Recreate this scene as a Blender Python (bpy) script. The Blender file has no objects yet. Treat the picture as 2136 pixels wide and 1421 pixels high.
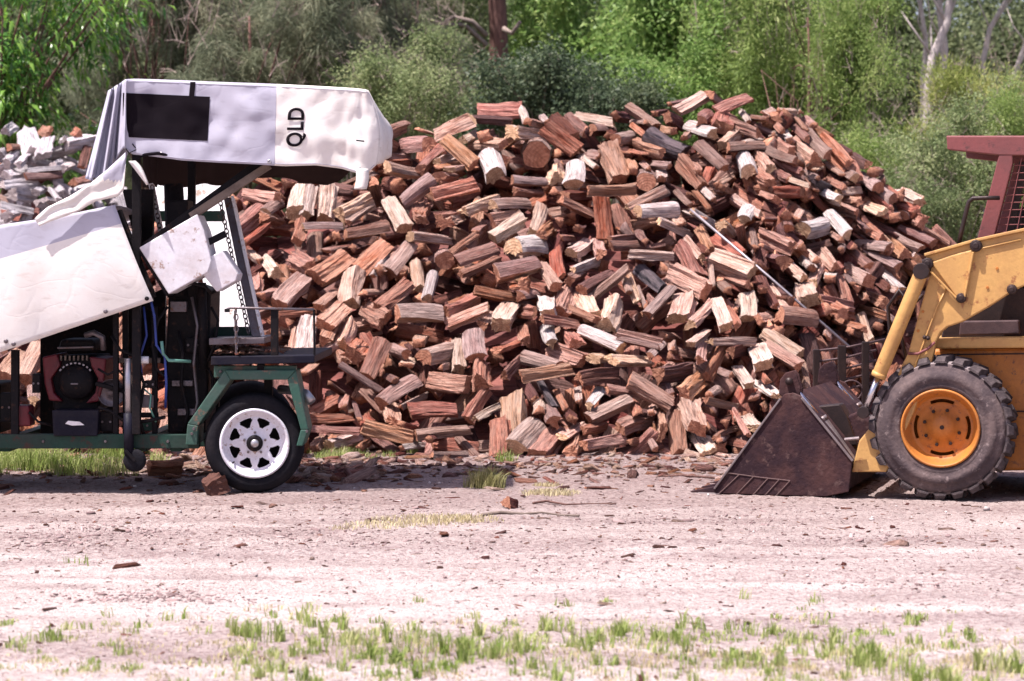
import bpy, bmesh, math, random
import numpy as np
from mathutils import Vector, Matrix, noise

R = math.radians
random.seed(7)
rng = np.random.default_rng(11)
SC = bpy.context.scene
COL = SC.collection

# ------------------------------------------------------------------ camera
FPX, CX, HY, CAMZ = 4830.0, 1068.0, 560.0, 1.36      # focal length in photo pixels, horizon row, eye height
cam = bpy.data.cameras.new('camera')
cam.sensor_width = 36.0
cam.lens = FPX / 2136.0 * 36.0
cam.shift_y = -150.5 / 2136.0
cam.clip_end = 2000
cam.dof.use_dof = True
cam.dof.focus_distance = 13.4
cam.dof.aperture_fstop = 4.0
camo = bpy.data.objects.new('camera', cam)
camo.location = (0, 0, CAMZ)
camo.rotation_euler = (R(90), 0, 0)
COL.objects.link(camo)
SC.camera = camo

# ------------------------------------------------------------------ light
SUNV = Vector((-0.33, -0.20, 0.92)).normalized()
world = bpy.data.worlds.new('World')
SC.world = world
world.use_nodes = True
wn = world.node_tree.nodes
wl = world.node_tree.links
wn.clear()
sky = wn.new('ShaderNodeTexSky')
sky.sky_type = 'NISHITA'
sky.sun_disc = False
sky.sun_elevation = math.asin(SUNV.z)
sky.sun_rotation = math.atan2(SUNV.x, SUNV.y)
sky.dust_density = 3.0
bgn = wn.new('ShaderNodeBackground')
bgn.inputs['Strength'].default_value = 0.105
won = wn.new('ShaderNodeOutputWorld')
tint = wn.new('ShaderNodeMix')
tint.data_type = 'RGBA'
tint.blend_type = 'MULTIPLY'
tint.inputs[0].default_value = 1.0
tint.inputs[7].default_value = (1.06, 0.91, 0.97, 1)
wl.new(sky.outputs[0], tint.inputs[6])
wl.new(tint.outputs[2], bgn.inputs['Color'])
wl.new(bgn.outputs[0], won.inputs['Surface'])
sl = bpy.data.lights.new('sun', 'SUN')
sl.energy = 5.0
sl.angle = R(0.6)
sl.color = (1.0, 0.915, 0.885)
so = bpy.data.objects.new('sun', sl)
so.rotation_euler = (-SUNV).to_track_quat('-Z', 'Y').to_euler()
so.location = (-8, -8, 30)
COL.objects.link(so)
SC.view_settings.view_transform = 'Standard'
SC.view_settings.look = 'None'
SC.view_settings.exposure = 0.92
SC.view_settings.gamma = 1.0
SC.cycles.max_bounces = 7
SC.cycles.transparent_max_bounces = 6
SC.cycles.sample_clamp_indirect = 6.0


# ------------------------------------------------------------------ helpers
def V(px, py, d):
    return Vector(((px - CX) / FPX * d, d, CAMZ - (py - HY) / FPX * d))


def tag(o, label=None, cat=None, group=None, kind=None):
    if label: o['label'] = label
    if cat: o['category'] = cat
    if group: o['group'] = group
    if kind: o['kind'] = kind
    return o


def link(o, parent=None):
    COL.objects.link(o)
    if parent is not None:
        o.parent = parent
    return o


def empty(name, loc=(0, 0, 0), rz=0.0, parent=None):
    o = bpy.data.objects.new(name, None)
    o.location = loc
    o.rotation_euler = (0, 0, rz)
    o.empty_display_size = 0.2
    return link(o, parent)


def obj(name, mesh, parent=None, mat=None):
    if mat is not None and not mesh.materials:
        mesh.materials.append(mat)
    return link(bpy.data.objects.new(name, mesh), parent)


def npmesh(name, verts, faces, mats=(), rnd=None, lc=None, fmat=None, smooth=False):
    """fast mesh from numpy arrays; faces (n,k)"""
    verts = np.asarray(verts, dtype=np.float32)
    faces = np.asarray(faces, dtype=np.int32)
    n, k = faces.shape
    me = bpy.data.meshes.new(name)
    me.vertices.add(len(verts))
    me.vertices.foreach_set('co', verts.ravel())
    me.loops.add(n * k)
    me.loops.foreach_set('vertex_index', faces.ravel())
    me.polygons.add(n)
    me.polygons.foreach_set('loop_start', np.arange(0, n * k, k, dtype=np.int32))
    if fmat is not None:
        me.polygons.foreach_set('material_index', np.asarray(fmat, dtype=np.int32))
    if smooth:
        me.polygons.foreach_set('use_smooth', np.ones(n, dtype=bool))
    if rnd is not None:
        a = me.attributes.new('rnd', 'FLOAT', 'POINT')
        a.data.foreach_set('value', np.asarray(rnd, dtype=np.float32))
    if lc is not None:
        a = me.attributes.new('lc', 'FLOAT_VECTOR', 'POINT')
        a.data.foreach_set('vector', np.asarray(lc, dtype=np.float32).ravel())
    for m in mats:
        me.materials.append(m)
    me.update(calc_edges=True)
    return me


class MB:
    """collects shapes for ONE mesh object"""
    def __init__(self):
        self.v, self.f, self.m = [], [], []

    def add(self, vs, fs, mi=0):
        b = len(self.v)
        self.v += [tuple(x) for x in vs]
        self.f += [tuple(b + i for i in f) for f in fs]
        self.m += [mi] * len(fs)
        return self

    def box(self, c, s, rot=None, mi=0):
        c = Vector(c)
        vs = []
        for z in (-.5, .5):
            for y in (-.5, .5):
                for x in (-.5, .5):
                    p = Vector((x * s[0], y * s[1], z * s[2]))
                    if rot is not None: p = rot @ p
                    vs.append(c + p)
        return self.add(vs, [(0, 2, 3, 1), (4, 5, 7, 6), (0, 1, 5, 4), (2, 6, 7, 3), (0, 4, 6, 2), (1, 3, 7, 5)], mi)

    def beam(self, p0, p1, w, h, mi=0, up=(0, 1, 0)):
        """rectangular bar from p0 to p1; h measured along 'up', w across"""
        p0, p1 = Vector(p0), Vector(p1)
        a = (p1 - p0)
        L = a.length
        a.normalize()
        u = Vector(up)
        u = (u - a * u.dot(a))
        if u.length < 1e-4: u = Vector((1, 0, 0)) - a * a.x
        u.normalize()
        s = a.cross(u)
        rot = Matrix((a, s, u)).transposed()
        return self.box((p0 + p1) / 2, (L, w, h), rot, mi)

    def prism(self, poly, y0, y1, mi=0):
        """poly: list of (x,z); extruded along y"""
        ar = sum(poly[i][0] * poly[(i + 1) % len(poly)][1] - poly[(i + 1) % len(poly)][0] * poly[i][1] for i in range(len(poly)))
        if ar < 0: poly = poly[::-1]
        n = len(poly)
        vs = [(x, y0, z) for x, z in poly] + [(x, y1, z) for x, z in poly]
        fs = [tuple(range(n)), tuple(range(2 * n - 1, n - 1, -1))]
        for i in range(n):
            j = (i + 1) % n
            fs.append((j, i, n + i, n + j))
        return self.add(vs, fs, mi)

    def tube(self, path, r, n=8, mi=0, cap=True):
        path = [Vector(p) for p in path]
        rs = r if isinstance(r, (list, tuple)) else [r] * len(path)
        vs, fs = [], []
        up = None
        for i, p in enumerate(path):
            a = (path[min(i + 1, len(path) - 1)] - path[max(i - 1, 0)])
            a.normalize()
            if up is None:
                up = Vector((0, 0, 1)) if abs(a.z) < .9 else Vector((1, 0, 0))
            up = (up - a * up.dot(a)).normalized()
            s = a.cross(up)
            for k in range(n):
                t = 2 * math.pi * k / n
                vs.append(p + (up * math.cos(t) + s * math.sin(t)) * rs[i])
        for i in range(len(path) - 1):
            for k in range(n):
                k2 = (k + 1) % n
                fs.append((i * n + k, i * n + k2, (i + 1) * n + k2, (i + 1) * n + k))
        if cap:
            fs.append(tuple(range(n - 1, -1, -1)))
            fs.append(tuple((len(path) - 1) * n + k for k in range(n)))
        return self.add(vs, fs, mi)

    def lathe(self, prof, c, n=32, mi=0, close=False):
        """prof: list of (radius, y) revolved about the y axis through c=(x,y,z)"""
        vs, fs = [], []
        for r, y in prof:
            for k in range(n):
                t = 2 * math.pi * k / n
                vs.append((c[0] + r * math.cos(t), c[1] + y, c[2] + r * math.sin(t)))
        m = len(prof)
        for i in range(m - 1 if not close else m):
            i2 = (i + 1) % m
            for k in range(n):
                k2 = (k + 1) % n
                fs.append((i * n + k, i2 * n + k, i2 * n + k2, i * n + k2))
        return self.add(vs, fs, mi)

    def grid(self, pts, mi=0, mf=None):
        """pts[row][col] -> sheet"""
        nr, nc = len(pts), len(pts[0])
        b = len(self.v)
        for r in pts: self.v += [tuple(p) for p in r]
        for i in range(nr - 1):
            for j in range(nc - 1):
                self.f.append((b + i * nc + j, b + i * nc + j + 1, b + (i + 1) * nc + j + 1, b + (i + 1) * nc + j))
                self.m.append(mf(i, j) if mf else mi)
        return self

    def build(self, name, mats, parent=None, bevel=0, smooth=False, solid=0, seg=2):
        me = bpy.data.meshes.new(name)
        me.from_pydata(self.v, [], self.f)
        if not isinstance(mats, (list, tuple)): mats = [mats]
        for m in mats: me.materials.append(m)
        me.polygons.foreach_set('material_index', self.m)
        if smooth: me.polygons.foreach_set('use_smooth', [True] * len(self.f))
        me.update()
        o = link(bpy.data.objects.new(name, me), parent)
        if solid:
            md = o.modifiers.new('solid', 'SOLIDIFY')
            md.thickness = solid
            md.offset = 0
        if bevel:
            md = o.modifiers.new('bevel', 'BEVEL')
            md.width = bevel
            md.segments = seg
            md.limit_method = 'ANGLE'
            md.angle_limit = R(40)
        return o


# ------------------------------------------------------------------ materials
class NT:
    def __init__(self, name):
        self.m = bpy.data.materials.new(name)
        self.m.use_nodes = True
        self.n = self.m.node_tree.nodes
        self.l = self.m.node_tree.links
        self.n.clear()
        self.out = self.n.new('ShaderNodeOutputMaterial')
        self.b = self.n.new('ShaderNodeBsdfPrincipled')
        self.l.new(self.b.outputs[0], self.out.inputs['Surface'])

    def node(self, t, **kw):
        nd = self.n.new(t)
        for k, v in kw.items(): setattr(nd, k, v)
        return nd

    def coord(self, kind='Object'):
        return self.node('ShaderNodeTexCoord').outputs[kind]

    def attr(self, name, out='Vector'):
        return self.node('ShaderNodeAttribute', attribute_name=name).outputs[out]

    def mapping(self, vec, scale=(1, 1, 1), loc=(0, 0, 0)):
        mp = self.node('ShaderNodeMapping')
        mp.inputs['Scale'].default_value = scale
        mp.inputs['Location'].default_value = loc
        self.l.new(vec, mp.inputs['Vector'])
        return mp.outputs[0]

    def noise(self, vec, scale, detail=4, rough=.55):
        nz = self.node('ShaderNodeTexNoise')
        nz.inputs['Scale'].default_value = scale
        nz.inputs['Detail'].default_value = detail
        nz.inputs['Roughness'].default_value = rough
        self.l.new(vec, nz.inputs['Vector'])
        return nz.outputs[0]

    def ramp(self, fac, stops):
        rp = self.node('ShaderNodeValToRGB')
        e = rp.color_ramp.elements
        while len(e) < len(stops): e.new(0.5)
        for el, (p, c) in zip(e, stops):
            el.position = p
            el.color = (c[0], c[1], c[2], 1) if not isinstance(c, (int, float)) else (c, c, c, 1)
        self.l.new(fac, rp.inputs[0])
        return rp.outputs[0]

    def mix(self, fac, a, b, mode='MIX'):
        mx = self.node('ShaderNodeMix', data_type='RGBA', blend_type=mode)
        for s, val in ((0, fac), (6, a), (7, b)):
            if isinstance(val, (int, float)):
                mx.inputs[s].default_value = val
            elif isinstance(val, tuple):
                mx.inputs[s].default_value = (val[0], val[1], val[2], 1)
            else:
                self.l.new(val, mx.inputs[s])
        return mx.outputs[2]

    def math(self, op, a, b=0.0):
        mt = self.node('ShaderNodeMath', operation=op)
        for i, val in enumerate((a, b)):
            if isinstance(val, (int, float)): mt.inputs[i].default_value = val
            else: self.l.new(val, mt.inputs[i])
        return mt.outputs[0]

    def set(self, name, val):
        if isinstance(val, (int, float)): self.b.inputs[name].default_value = val
        elif isinstance(val, tuple): self.b.inputs[name].default_value = (val[0], val[1], val[2], 1)
        else: self.l.new(val, self.b.inputs[name])

    def bump(self, h, strength=.4, dist=.02):
        bp = self.node('ShaderNodeBump')
        bp.inputs['Strength'].default_value = strength
        bp.inputs['Distance'].default_value = dist
        self.l.new(h, bp.inputs['Height'])
        self.l.new(bp.outputs[0], self.b.inputs['Normal'])


def worn(name, base, dirt, rough=.55, metal=0.0, scale=6.0, amount=(.45, .72), bump=.15, spots=None):
    """painted or bare surface with blotchy dirt/wear"""
    t = NT(name)
    c = t.coord('Object')
    n1 = t.noise(c, scale, 6, .65)
    f = t.ramp(n1, [(amount[0], 0.0), (amount[1], 1.0)])
    col = t.mix(f, base, dirt)
    n2 = t.noise(c, scale * 9, 3, .6)
    col = t.mix(t.ramp(n2, [(.3, .0), (.75, .35)]), col, tuple(x * .6 for x in base))
    if spots:
        n3 = t.noise(c, scale * 3.1, 5, .7)
        col = t.mix(t.ramp(n3, [(.58, 0.0), (.66, 1.0)]), col, spots)
    t.set('Base Color', col)
    t.set('Roughness', t.math('ADD', t.math('MULTIPLY', n2, .25), rough - .12))
    t.set('Metallic', metal)
    t.set('Specular IOR Level', .15 if rough >= .55 and metal < .2 else .4)
    t.bump(n2, bump, .01)
    return t.m


def wood(name, dark, mid, light, bleach=0.0, bcol=(.5, .44, .42)):
    """split timber: grain runs along local x (attribute lc)"""
    t = NT(name)
    lc = t.attr('lc')
    oi = t.node('ShaderNodeObjectInfo').outputs['Random']
    rv = t.math('FRACT', t.math('ADD', oi, t.attr('rnd', 'Fac')))
    off = t.node('ShaderNodeCombineXYZ')
    for i in range(3): t.l.new(t.math('MULTIPLY', rv, 37.0 + 11 * i), off.inputs[i])
    va = t.node('ShaderNodeVectorMath', operation='ADD')
    t.l.new(lc, va.inputs[0]); t.l.new(off.outputs[0], va.inputs[1])
    v = va.outputs[0]
    g1 = t.noise(t.mapping(v, (1.1, 5, 5)), 1.0, 5, .66)
    g2 = t.noise(t.mapping(v, (1.6, 15, 15)), 1.0, 5, .68)
    col = t.ramp(g1, [(.30, dark), (.50, mid), (.70, light)])
    col = t.mix(t.ramp(g2, [(.37, .9), (.52, 0.0)]), col, tuple(x * .40 for x in dark))
    pz = t.noise(v, 2.2, 4, .6)
    if bleach > 0:
        col = t.mix(t.math('MULTIPLY', t.ramp(pz, [(.36, 0.0), (.60, 1.0)]), bleach), col, bcol)
    hs = t.node('ShaderNodeHueSaturation')
    hs.inputs['Hue'].default_value = .5
    t.l.new(t.math('ADD', t.math('MULTIPLY', rv, .34), .83), hs.inputs['Value'])
    rv2 = t.math('FRACT', t.math('MULTIPLY', rv, 17.3))
    t.l.new(t.math('ADD', t.math('MULTIPLY', rv2, .4), .78), hs.inputs['Saturation'])
    rv3 = t.math('FRACT', t.math('MULTIPLY', rv, 53.7))
    t.l.new(t.math('ADD', t.math('MULTIPLY', rv3, .024), .488), hs.inputs['Hue'])
    t.l.new(col, hs.inputs['Color'])
    t.set('Base Color', hs.outputs[0])
    t.set('Roughness', .86)
    t.set('Specular IOR Level', .2)
    h = t.math('ADD', t.math('MULTIPLY', g2, .7), g1)
    t.bump(h, 1.0, .05)
    return t.m


def endgrain(name, dark, light):
    t = NT(name)
    lc = t.attr('lc')
    oi = t.node('ShaderNodeObjectInfo').outputs['Random']
    rv = t.math('FRACT', t.math('ADD', oi, t.attr('rnd', 'Fac')))
    v = t.mapping(lc, (1, 1, 1))
    n1 = t.noise(v, 3.2, 5, .65)
    vd = t.node('ShaderNodeVectorMath', operation='LENGTH')
    va_ = t.node('ShaderNodeVectorMath', operation='ADD')
    va_.inputs[1].default_value = (0, .05, .42)
    vm_ = t.node('ShaderNodeVectorMath', operation='MULTIPLY')
    vm_.inputs[1].default_value = (0, 1, 1)
    t.l.new(v, va_.inputs[0]); t.l.new(va_.outputs[0], vm_.inputs[0]); t.l.new(vm_.outputs[0], vd.inputs[0])
    ringv = t.math('SINE', t.math('ADD', t.math('MULTIPLY', vd.outputs['Value'], 46.0), t.math('MULTIPLY', n1, 5.0)))
    n2 = t.noise(t.mapping(v, (1, 26, 4)), 1.0, 3, .6)
    n2 = t.math('ADD', n2, t.math('MULTIPLY', ringv, .07))
    col = t.ramp(n1, [(.3, dark), (.68, light)])
    col = t.mix(t.ramp(n2, [(.35, .5), (.6, 0.0)]), col, tuple(x * .5 for x in dark))
    hs = t.node('ShaderNodeHueSaturation')
    t.l.new(t.math('ADD', t.math('MULTIPLY', rv, .7), .65), hs.inputs['Value'])
    t.l.new(col, hs.inputs['Color'])
    t.set('Base Color', hs.outputs[0])
    t.set('Roughness', .9)
    t.set('Specular IOR Level', .15)
    t.bump(n2, .5, .02)
    return t.m


def leafmat(name, c0, c1, c2, trans=.35, rough=.5, spec=.3):
    t = NT(name)
    r = t.attr('rnd', 'Fac')
    oi = t.node('ShaderNodeObjectInfo').outputs['Random']
    pn = t.noise(t.coord('Object'), 1.1, 3, .6)
    f = t.math('ADD', t.math('MULTIPLY', r, .62), t.math('SUBTRACT', t.math('MULTIPLY', pn, .75), .18))
    f = t.math('ADD', f, t.math('MULTIPLY', t.math('SUBTRACT', oi, .5), .12))
    col = t.ramp(f, [(.12, c0), (.5, c1), (.92, c2)])
    t.set('Base Color', col)
    t.set('Roughness', rough)
    t.set('Specular IOR Level', spec)
    tr = t.node('ShaderNodeBsdfTranslucent')
    t.l.new(t.mix(.0, col, col), tr.inputs['Color'])
    ms = t.node('ShaderNodeMixShader')
    ms.inputs[0].default_value = trans
    t.l.new(t.b.outputs[0], ms.inputs[1])
    t.l.new(tr.outputs[0], ms.inputs[2])
    t.l.new(ms.outputs[0], t.out.inputs['Surface'])
    return t.m


def barkmat(name, a, b, scale=5.0):
    t = NT(name)
    c = t.coord('Object')
    n1 = t.noise(t.mapping(c, (6, 6, 1.2)), scale, 6, .65)
    n2 = t.noise(c, 1.3, 4, .6)
    col = t.ramp(n1, [(.32, a), (.66, b)])
    col = t.mix(t.ramp(n2, [(.4, 0.0), (.7, .5)]), col, tuple(x * .55 for x in a))
    t.set('Base Color', col)
    t.set('Roughness', .9)
    t.bump(n1, .7, .03)
    return t.m


# wood: colour families seen in the heap
WOOD = {
    'r': wood('wood_red', (.16, .048, .034), (.42, .160, .108), (.62, .290, .205), .35, (.66, .41, .32)),
    'o': wood('wood_orange', (.23, .080, .050), (.53, .245, .165), (.70, .395, .285), .4, (.72, .49, .39)),
    'p': wood('wood_pale', (.33, .155, .108), (.68, .415, .310), (.83, .60, .485), .5, (.86, .68, .58)),
    'd': wood('wood_dark', (.060, .022, .020), (.180, .066, .052), (.30, .130, .103), .3, (.28, .15, .135)),
    'g': wood('wood_dusty', (.19, .088, .070), (.44, .235, .182), (.62, .385, .315), .5, (.62, .43, .37)),
    'w': wood('wood_bleached', (.36, .22, .185), (.70, .52, .455), (.84, .70, .64), .4, (.86, .76, .71)),
    'k': wood('wood_charred', (.012, .010, .015), (.038, .032, .042), (.12, .085, .095), .3, (.34, .24, .24)),
    'a': wood('wood_ash_grey', (.36, .30, .32), (.68, .63, .66), (.86, .82, .85), .4, (.88, .84, .87)),
}
BARK = {
    'g': wood('bark_grey', (.13, .068, .058), (.38, .220, .185), (.58, .40, .35), .4, (.60, .44, .40)),
    'r': wood('bark_brown', (.09, .040, .034), (.26, .120, .096), (.44, .25, .20), .45, (.48, .32, .28)),
    'w': wood('bark_white', (.32, .235, .22), (.66, .55, .52), (.82, .74, .71), .4, (.85, .78, .76)),
    'k': wood('bark_charred', (.010, .009, .013), (.030, .028, .038), (.14, .10, .12), .35, (.36, .28, .29)),
}
ENDS = endgrain('wood_end', (.26, .105, .066), (.54, .28, .185))
ENDA = endgrain('wood_end_ash', (.34, .28, .27), (.66, .58, .56))
ENDP = endgrain('wood_end_pale', (.36, .20, .115), (.68, .47, .31))

# ------------------------------------------------------------------ ground
def gz(x, y):
    if y > 24: return 0.0
    n = noise.noise
    rough = max(0.0, min(1.0, .45 + 1.3 * n(Vector((x * .55, y * .30, 4.0))) + max(0, (y - 11.5) * .12)))
    z = 0.012 * n(Vector((x * .7, y * .7, 3.1))) + 0.005 * n(Vector((x * 3.1, y * 3.1, 9.0)))
    z += rough * (.0085 * n(Vector((x * 9, y * 7, 1.0))) + .0075 * n(Vector((x * 21, y * 17, 2.0)))) + .0045 * n(Vector((x * 30, y * 26, 5.0)))
    for y0, k in ((8.9, .9), (10.35, 1.1), (11.75, .8), (13.1, .5)):
        e = (y - y0 - .22 * math.sin(x * .42 + y0) - .05 * n(Vector((x * 1.5, y0, 0)))) / .13
        if abs(e) < 3: z += k * (-.013 * math.exp(-e * e) + .006 * math.exp(-(abs(e) - 1.5) ** 2 * 3)) * (.6 + .8 * n(Vector((x * .5, y0, 3))))
    return z


def build_ground():
    t = NT('dirt')
    c = t.coord('Object')
    big = t.noise(t.mapping(c, (.25, .8, 1)), 1.0, 5, .6)
    mid = t.noise(t.mapping(c, (1.0, 2.2, 1)), 1.3, 6, .65)
    fine = t.noise(c, 26, 5, .7)
    grit = t.noise(c, 95, 3, .6)
    col = t.ramp(mid, [(.30, (.37, .30, .285)), (.48, (.56, .48, .455)), (.68, (.68, .605, .575))])
    col = t.mix(t.ramp(fine, [(.32, .8), (.50, 0.0)]), col, (.25, .17, .165))
    col = t.mix(t.ramp(grit, [(.54, 0.0), (.66, .5)]), col, (.72, .655, .63))
    col = t.mix(t.ramp(grit, [(.34, .8), (.46, 0.0)]), col, (.17, .115, .11))
    bands = t.noise(t.mapping(c, (.22, 1.5, 1), (3.7, 0.4, 0)), 1.0, 5, .62)
    bf = t.math('MULTIPLY', t.ramp(bands, [(.44, 0.0), (.56, 1.0)]), t.ramp(fine, [(.25, 1.0), (.62, .20)]))
    col = t.mix(t.math('MULTIPLY', bf, .9), col, (.215, .145, .145))
    # the strip along the foot of the heap is covered in bark dust, the track in front is worn pale
    sp = t.node('ShaderNodeSeparateXYZ')
    t.l.new(c, sp.inputs[0])
    yy = t.math('ADD', sp.outputs[1], t.math('MULTIPLY', t.math('SUBTRACT', big, .5), 5.0))
    dust = t.ramp(t.math('DIVIDE', t.math('SUBTRACT', yy, 10.5), 9.0), [(.02, 0.0), (.46, .78)])
    col = t.mix(dust, col, t.ramp(fine, [(.3, (.13, .085, .078)), (.7, (.40, .30, .28))]))
    # forest floor beyond the heap
    far = t.ramp(t.math('DIVIDE', t.math('SUBTRACT', yy, 21.0), 4.0), [(0.0, 0.0), (1.0, 1.0)])
    col = t.mix(far, col, t.ramp(mid, [(.3, (.055, .06, .025)), (.7, (.14, .115, .07))]))
    t.set('Base Color', col)
    t.set('Roughness', .95)
    t.set('Specular IOR Level', .12)
    h = t.math('ADD', t.math('MULTIPLY', fine, .8), t.math('MULTIPLY', grit, .35))
    t.bump(h, 1.0, .05)
    xs = np.concatenate([[-600, -200, -80, -30, -16], np.arange(-9, -3.9, .15), np.arange(-3.9, 3.9, .026), np.arange(3.9, 9.01, .15), [16, 30, 80, 200, 600]])
    ys = np.concatenate([[-300, -60, -10, 0, 3.5], np.arange(6.0, 7.2, .1), np.arange(7.2, 17.2, .032), np.arange(17.2, 19, .1), np.arange(19.0, 30, .5), [34, 40, 50, 70, 120, 300, 900]])
    vs = np.array([(x, y, gz(x, y) if (-9.5 < x < 9.5 and 5 < y < 30) else 0.0) for y in ys for x in xs])
    nx = len(xs)
    i, j = np.meshgrid(np.arange(len(ys) - 1), np.arange(nx - 1), indexing='ij')
    a = (i * nx + j).ravel()
    o = obj('ground', npmesh('ground', vs, np.stack([a, a + 1, a + nx + 1, a + nx], 1), [t.m], smooth=True))
    tag(o, 'pale pinkish dirt yard with bark dust along the foot of the heap', kind='structure')


build_ground()

# ------------------------------------------------------------------ heap shape
CREST = [(-420, 640), (-150, 600), (60, 560), (180, 505), (300, 425), (500, 350), (650, 305), (800, 280), (900, 272), (1000, 252), (1090, 255), (1200, 262), (1300, 255),
         (1400, 250), (1480, 228), (1560, 235), (1650, 246), (1740, 308), (1850, 384), (1920, 438), (1985, 500), (2100, 590), (2200, 660), (2350, 780), (2460, 850)]
DC = 20.2
_cx = np.array([(p[0] - CX) / FPX * DC for p in CREST])
_cz = np.array([CAMZ - (p[1] - 14 - HY) / FPX * DC for p in CREST])
BASE = [(-420, 16.75), (600, 16.75), (1500, 16.8), (1650, 17.0), (1800, 17.6), (2000, 18.6), (2300, 19.6), (2500, 20.0)]
_bx = np.array([(p[0] - CX) / FPX * 17.2 for p in BASE])
_by = np.array([p[1] for p in BASE])


def heapH(x, y):
    zc = float(np.interp(x, _cx, _cz, left=0, right=0))
    yb = float(np.interp(x, _bx, _by))
    if y < yb: return 0.0
    t = (y - yb) / max(DC - yb, .2)
    if t <= 1: return zc * t ** .88
    return max(0.0, zc * (1 - (y - DC) / 3.0))


GCX = [(-500, 560), (-300, 410), (-150, 300), (0, 272), (90, 258), (170, 268), (260, 320), (400, 430), (560, 560)]
_gx = np.array([(p[0] - CX) / FPX * 26.0 for p in GCX])
_gz = np.array([CAMZ - (p[1] - HY) / FPX * 26.0 for p in GCX])


def greyH(x, y):
    zc = float(np.interp(x, _gx, _gz, left=0, right=0))
    if y < 22.4: return 0.0
    t = (y - 22.4) / 3.6
    if t <= 1: return zc * t ** .9
    return max(0.0, zc * (1 - (y - 26.0) / 2.6))


def hit(px, py, H, d0, d1):
    d = d0
    while d < d1:
        p = V(px, py, d)
        if p.z <= H(p.x, p.y) + 0.02: return d
        d += 0.04
    return d1


# ------------------------------------------------------------------ log meshes (shared)
def section(shape, rs):
    """closed cross-section, list of (y,z,isbark); fits a unit square; bark side faces +z"""
    pts = []
    if shape == 'H':       # half round
        for k in range(9):
            a = math.pi * k / 8
            pts.append((.5 * math.cos(a), -.30 + .72 * math.sin(a), True))
        for k in range(1, 5):
            pts.append((-.5 + k / 5, -.34 + rs.uniform(-.05, .05), False))
    elif shape == 'Q':     # quarter with rounded bark corner
        for k in range(6):
            a = math.pi * .5 * k / 5 + R(45)
            pts.append((.62 * math.cos(a) * 1.1, -.40 + .85 * math.sin(a), True))
        pts += [(-.26, -.05, False), (-.08, -.36, False), (.02, -.46, False), (.12, -.30, False), (.30, -.04, False)]
    elif shape == 'B':     # squared block
        pts = [(.48, -.40, False), (.52, .0, False), (.46, .36, False), (.15, .44, False), (-.2, .36, False), (-.5, .40, False), (-.47, .02, False), (-.52, -.36, False), (-.15, -.44, False), (.2, -.38, False)]
    elif shape == 'T':     # wedge
        pts = [(.54, -.34, False), (.36, -.02, False), (.10, .34, False), (-.04, .48, False), (-.2, .26, False), (-.42, -.08, False), (-.54, -.40, False), (-.2, -.34, False), (.2, -.42, False)]
    elif shape == 'S':     # slab
        pts = [(.52, -.16, False), (.54, .12, False), (.25, .22, False), (-.05, .16, False), (-.30, .25, False), (-.54, .12, False), (-.50, -.16, False), (-.2, -.22, False), (.15, -.15, False)]
    elif shape == 'N':     # round
        for k in range(14):
            a = 2 * math.pi * k / 14
            pts.append((.5 * math.cos(a), .47 * math.sin(a), True))
    out = []
    for y, z, b in pts:
        j = .03 if b else .085
        out.append((y + rs.uniform(-j, j), z + rs.uniform(-j, j), b))
    # densify flat sides
    res = []
    for i, p in enumerate(out):
        q = out[(i + 1) % len(out)]
        res.append(p)
        if not (p[2] and q[2]):
            dl = math.hypot(q[0] - p[0], q[1] - p[1])
            m = 2 if dl > .22 else (1 if dl > .12 else 0)
            nx, ny = (q[1] - p[1]) / max(dl, 1e-4), -(q[0] - p[0]) / max(dl, 1e-4)
            for k_ in range(1, m + 1):
                k = (k_ + rs.uniform(-.25, .25)) / (m + 1)
                e = rs.uniform(-.055, .03)
                res.append((p[0] + (q[0] - p[0]) * k + nx * e, p[1] + (q[1] - p[1]) * k + ny * e, False))
    return res


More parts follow.
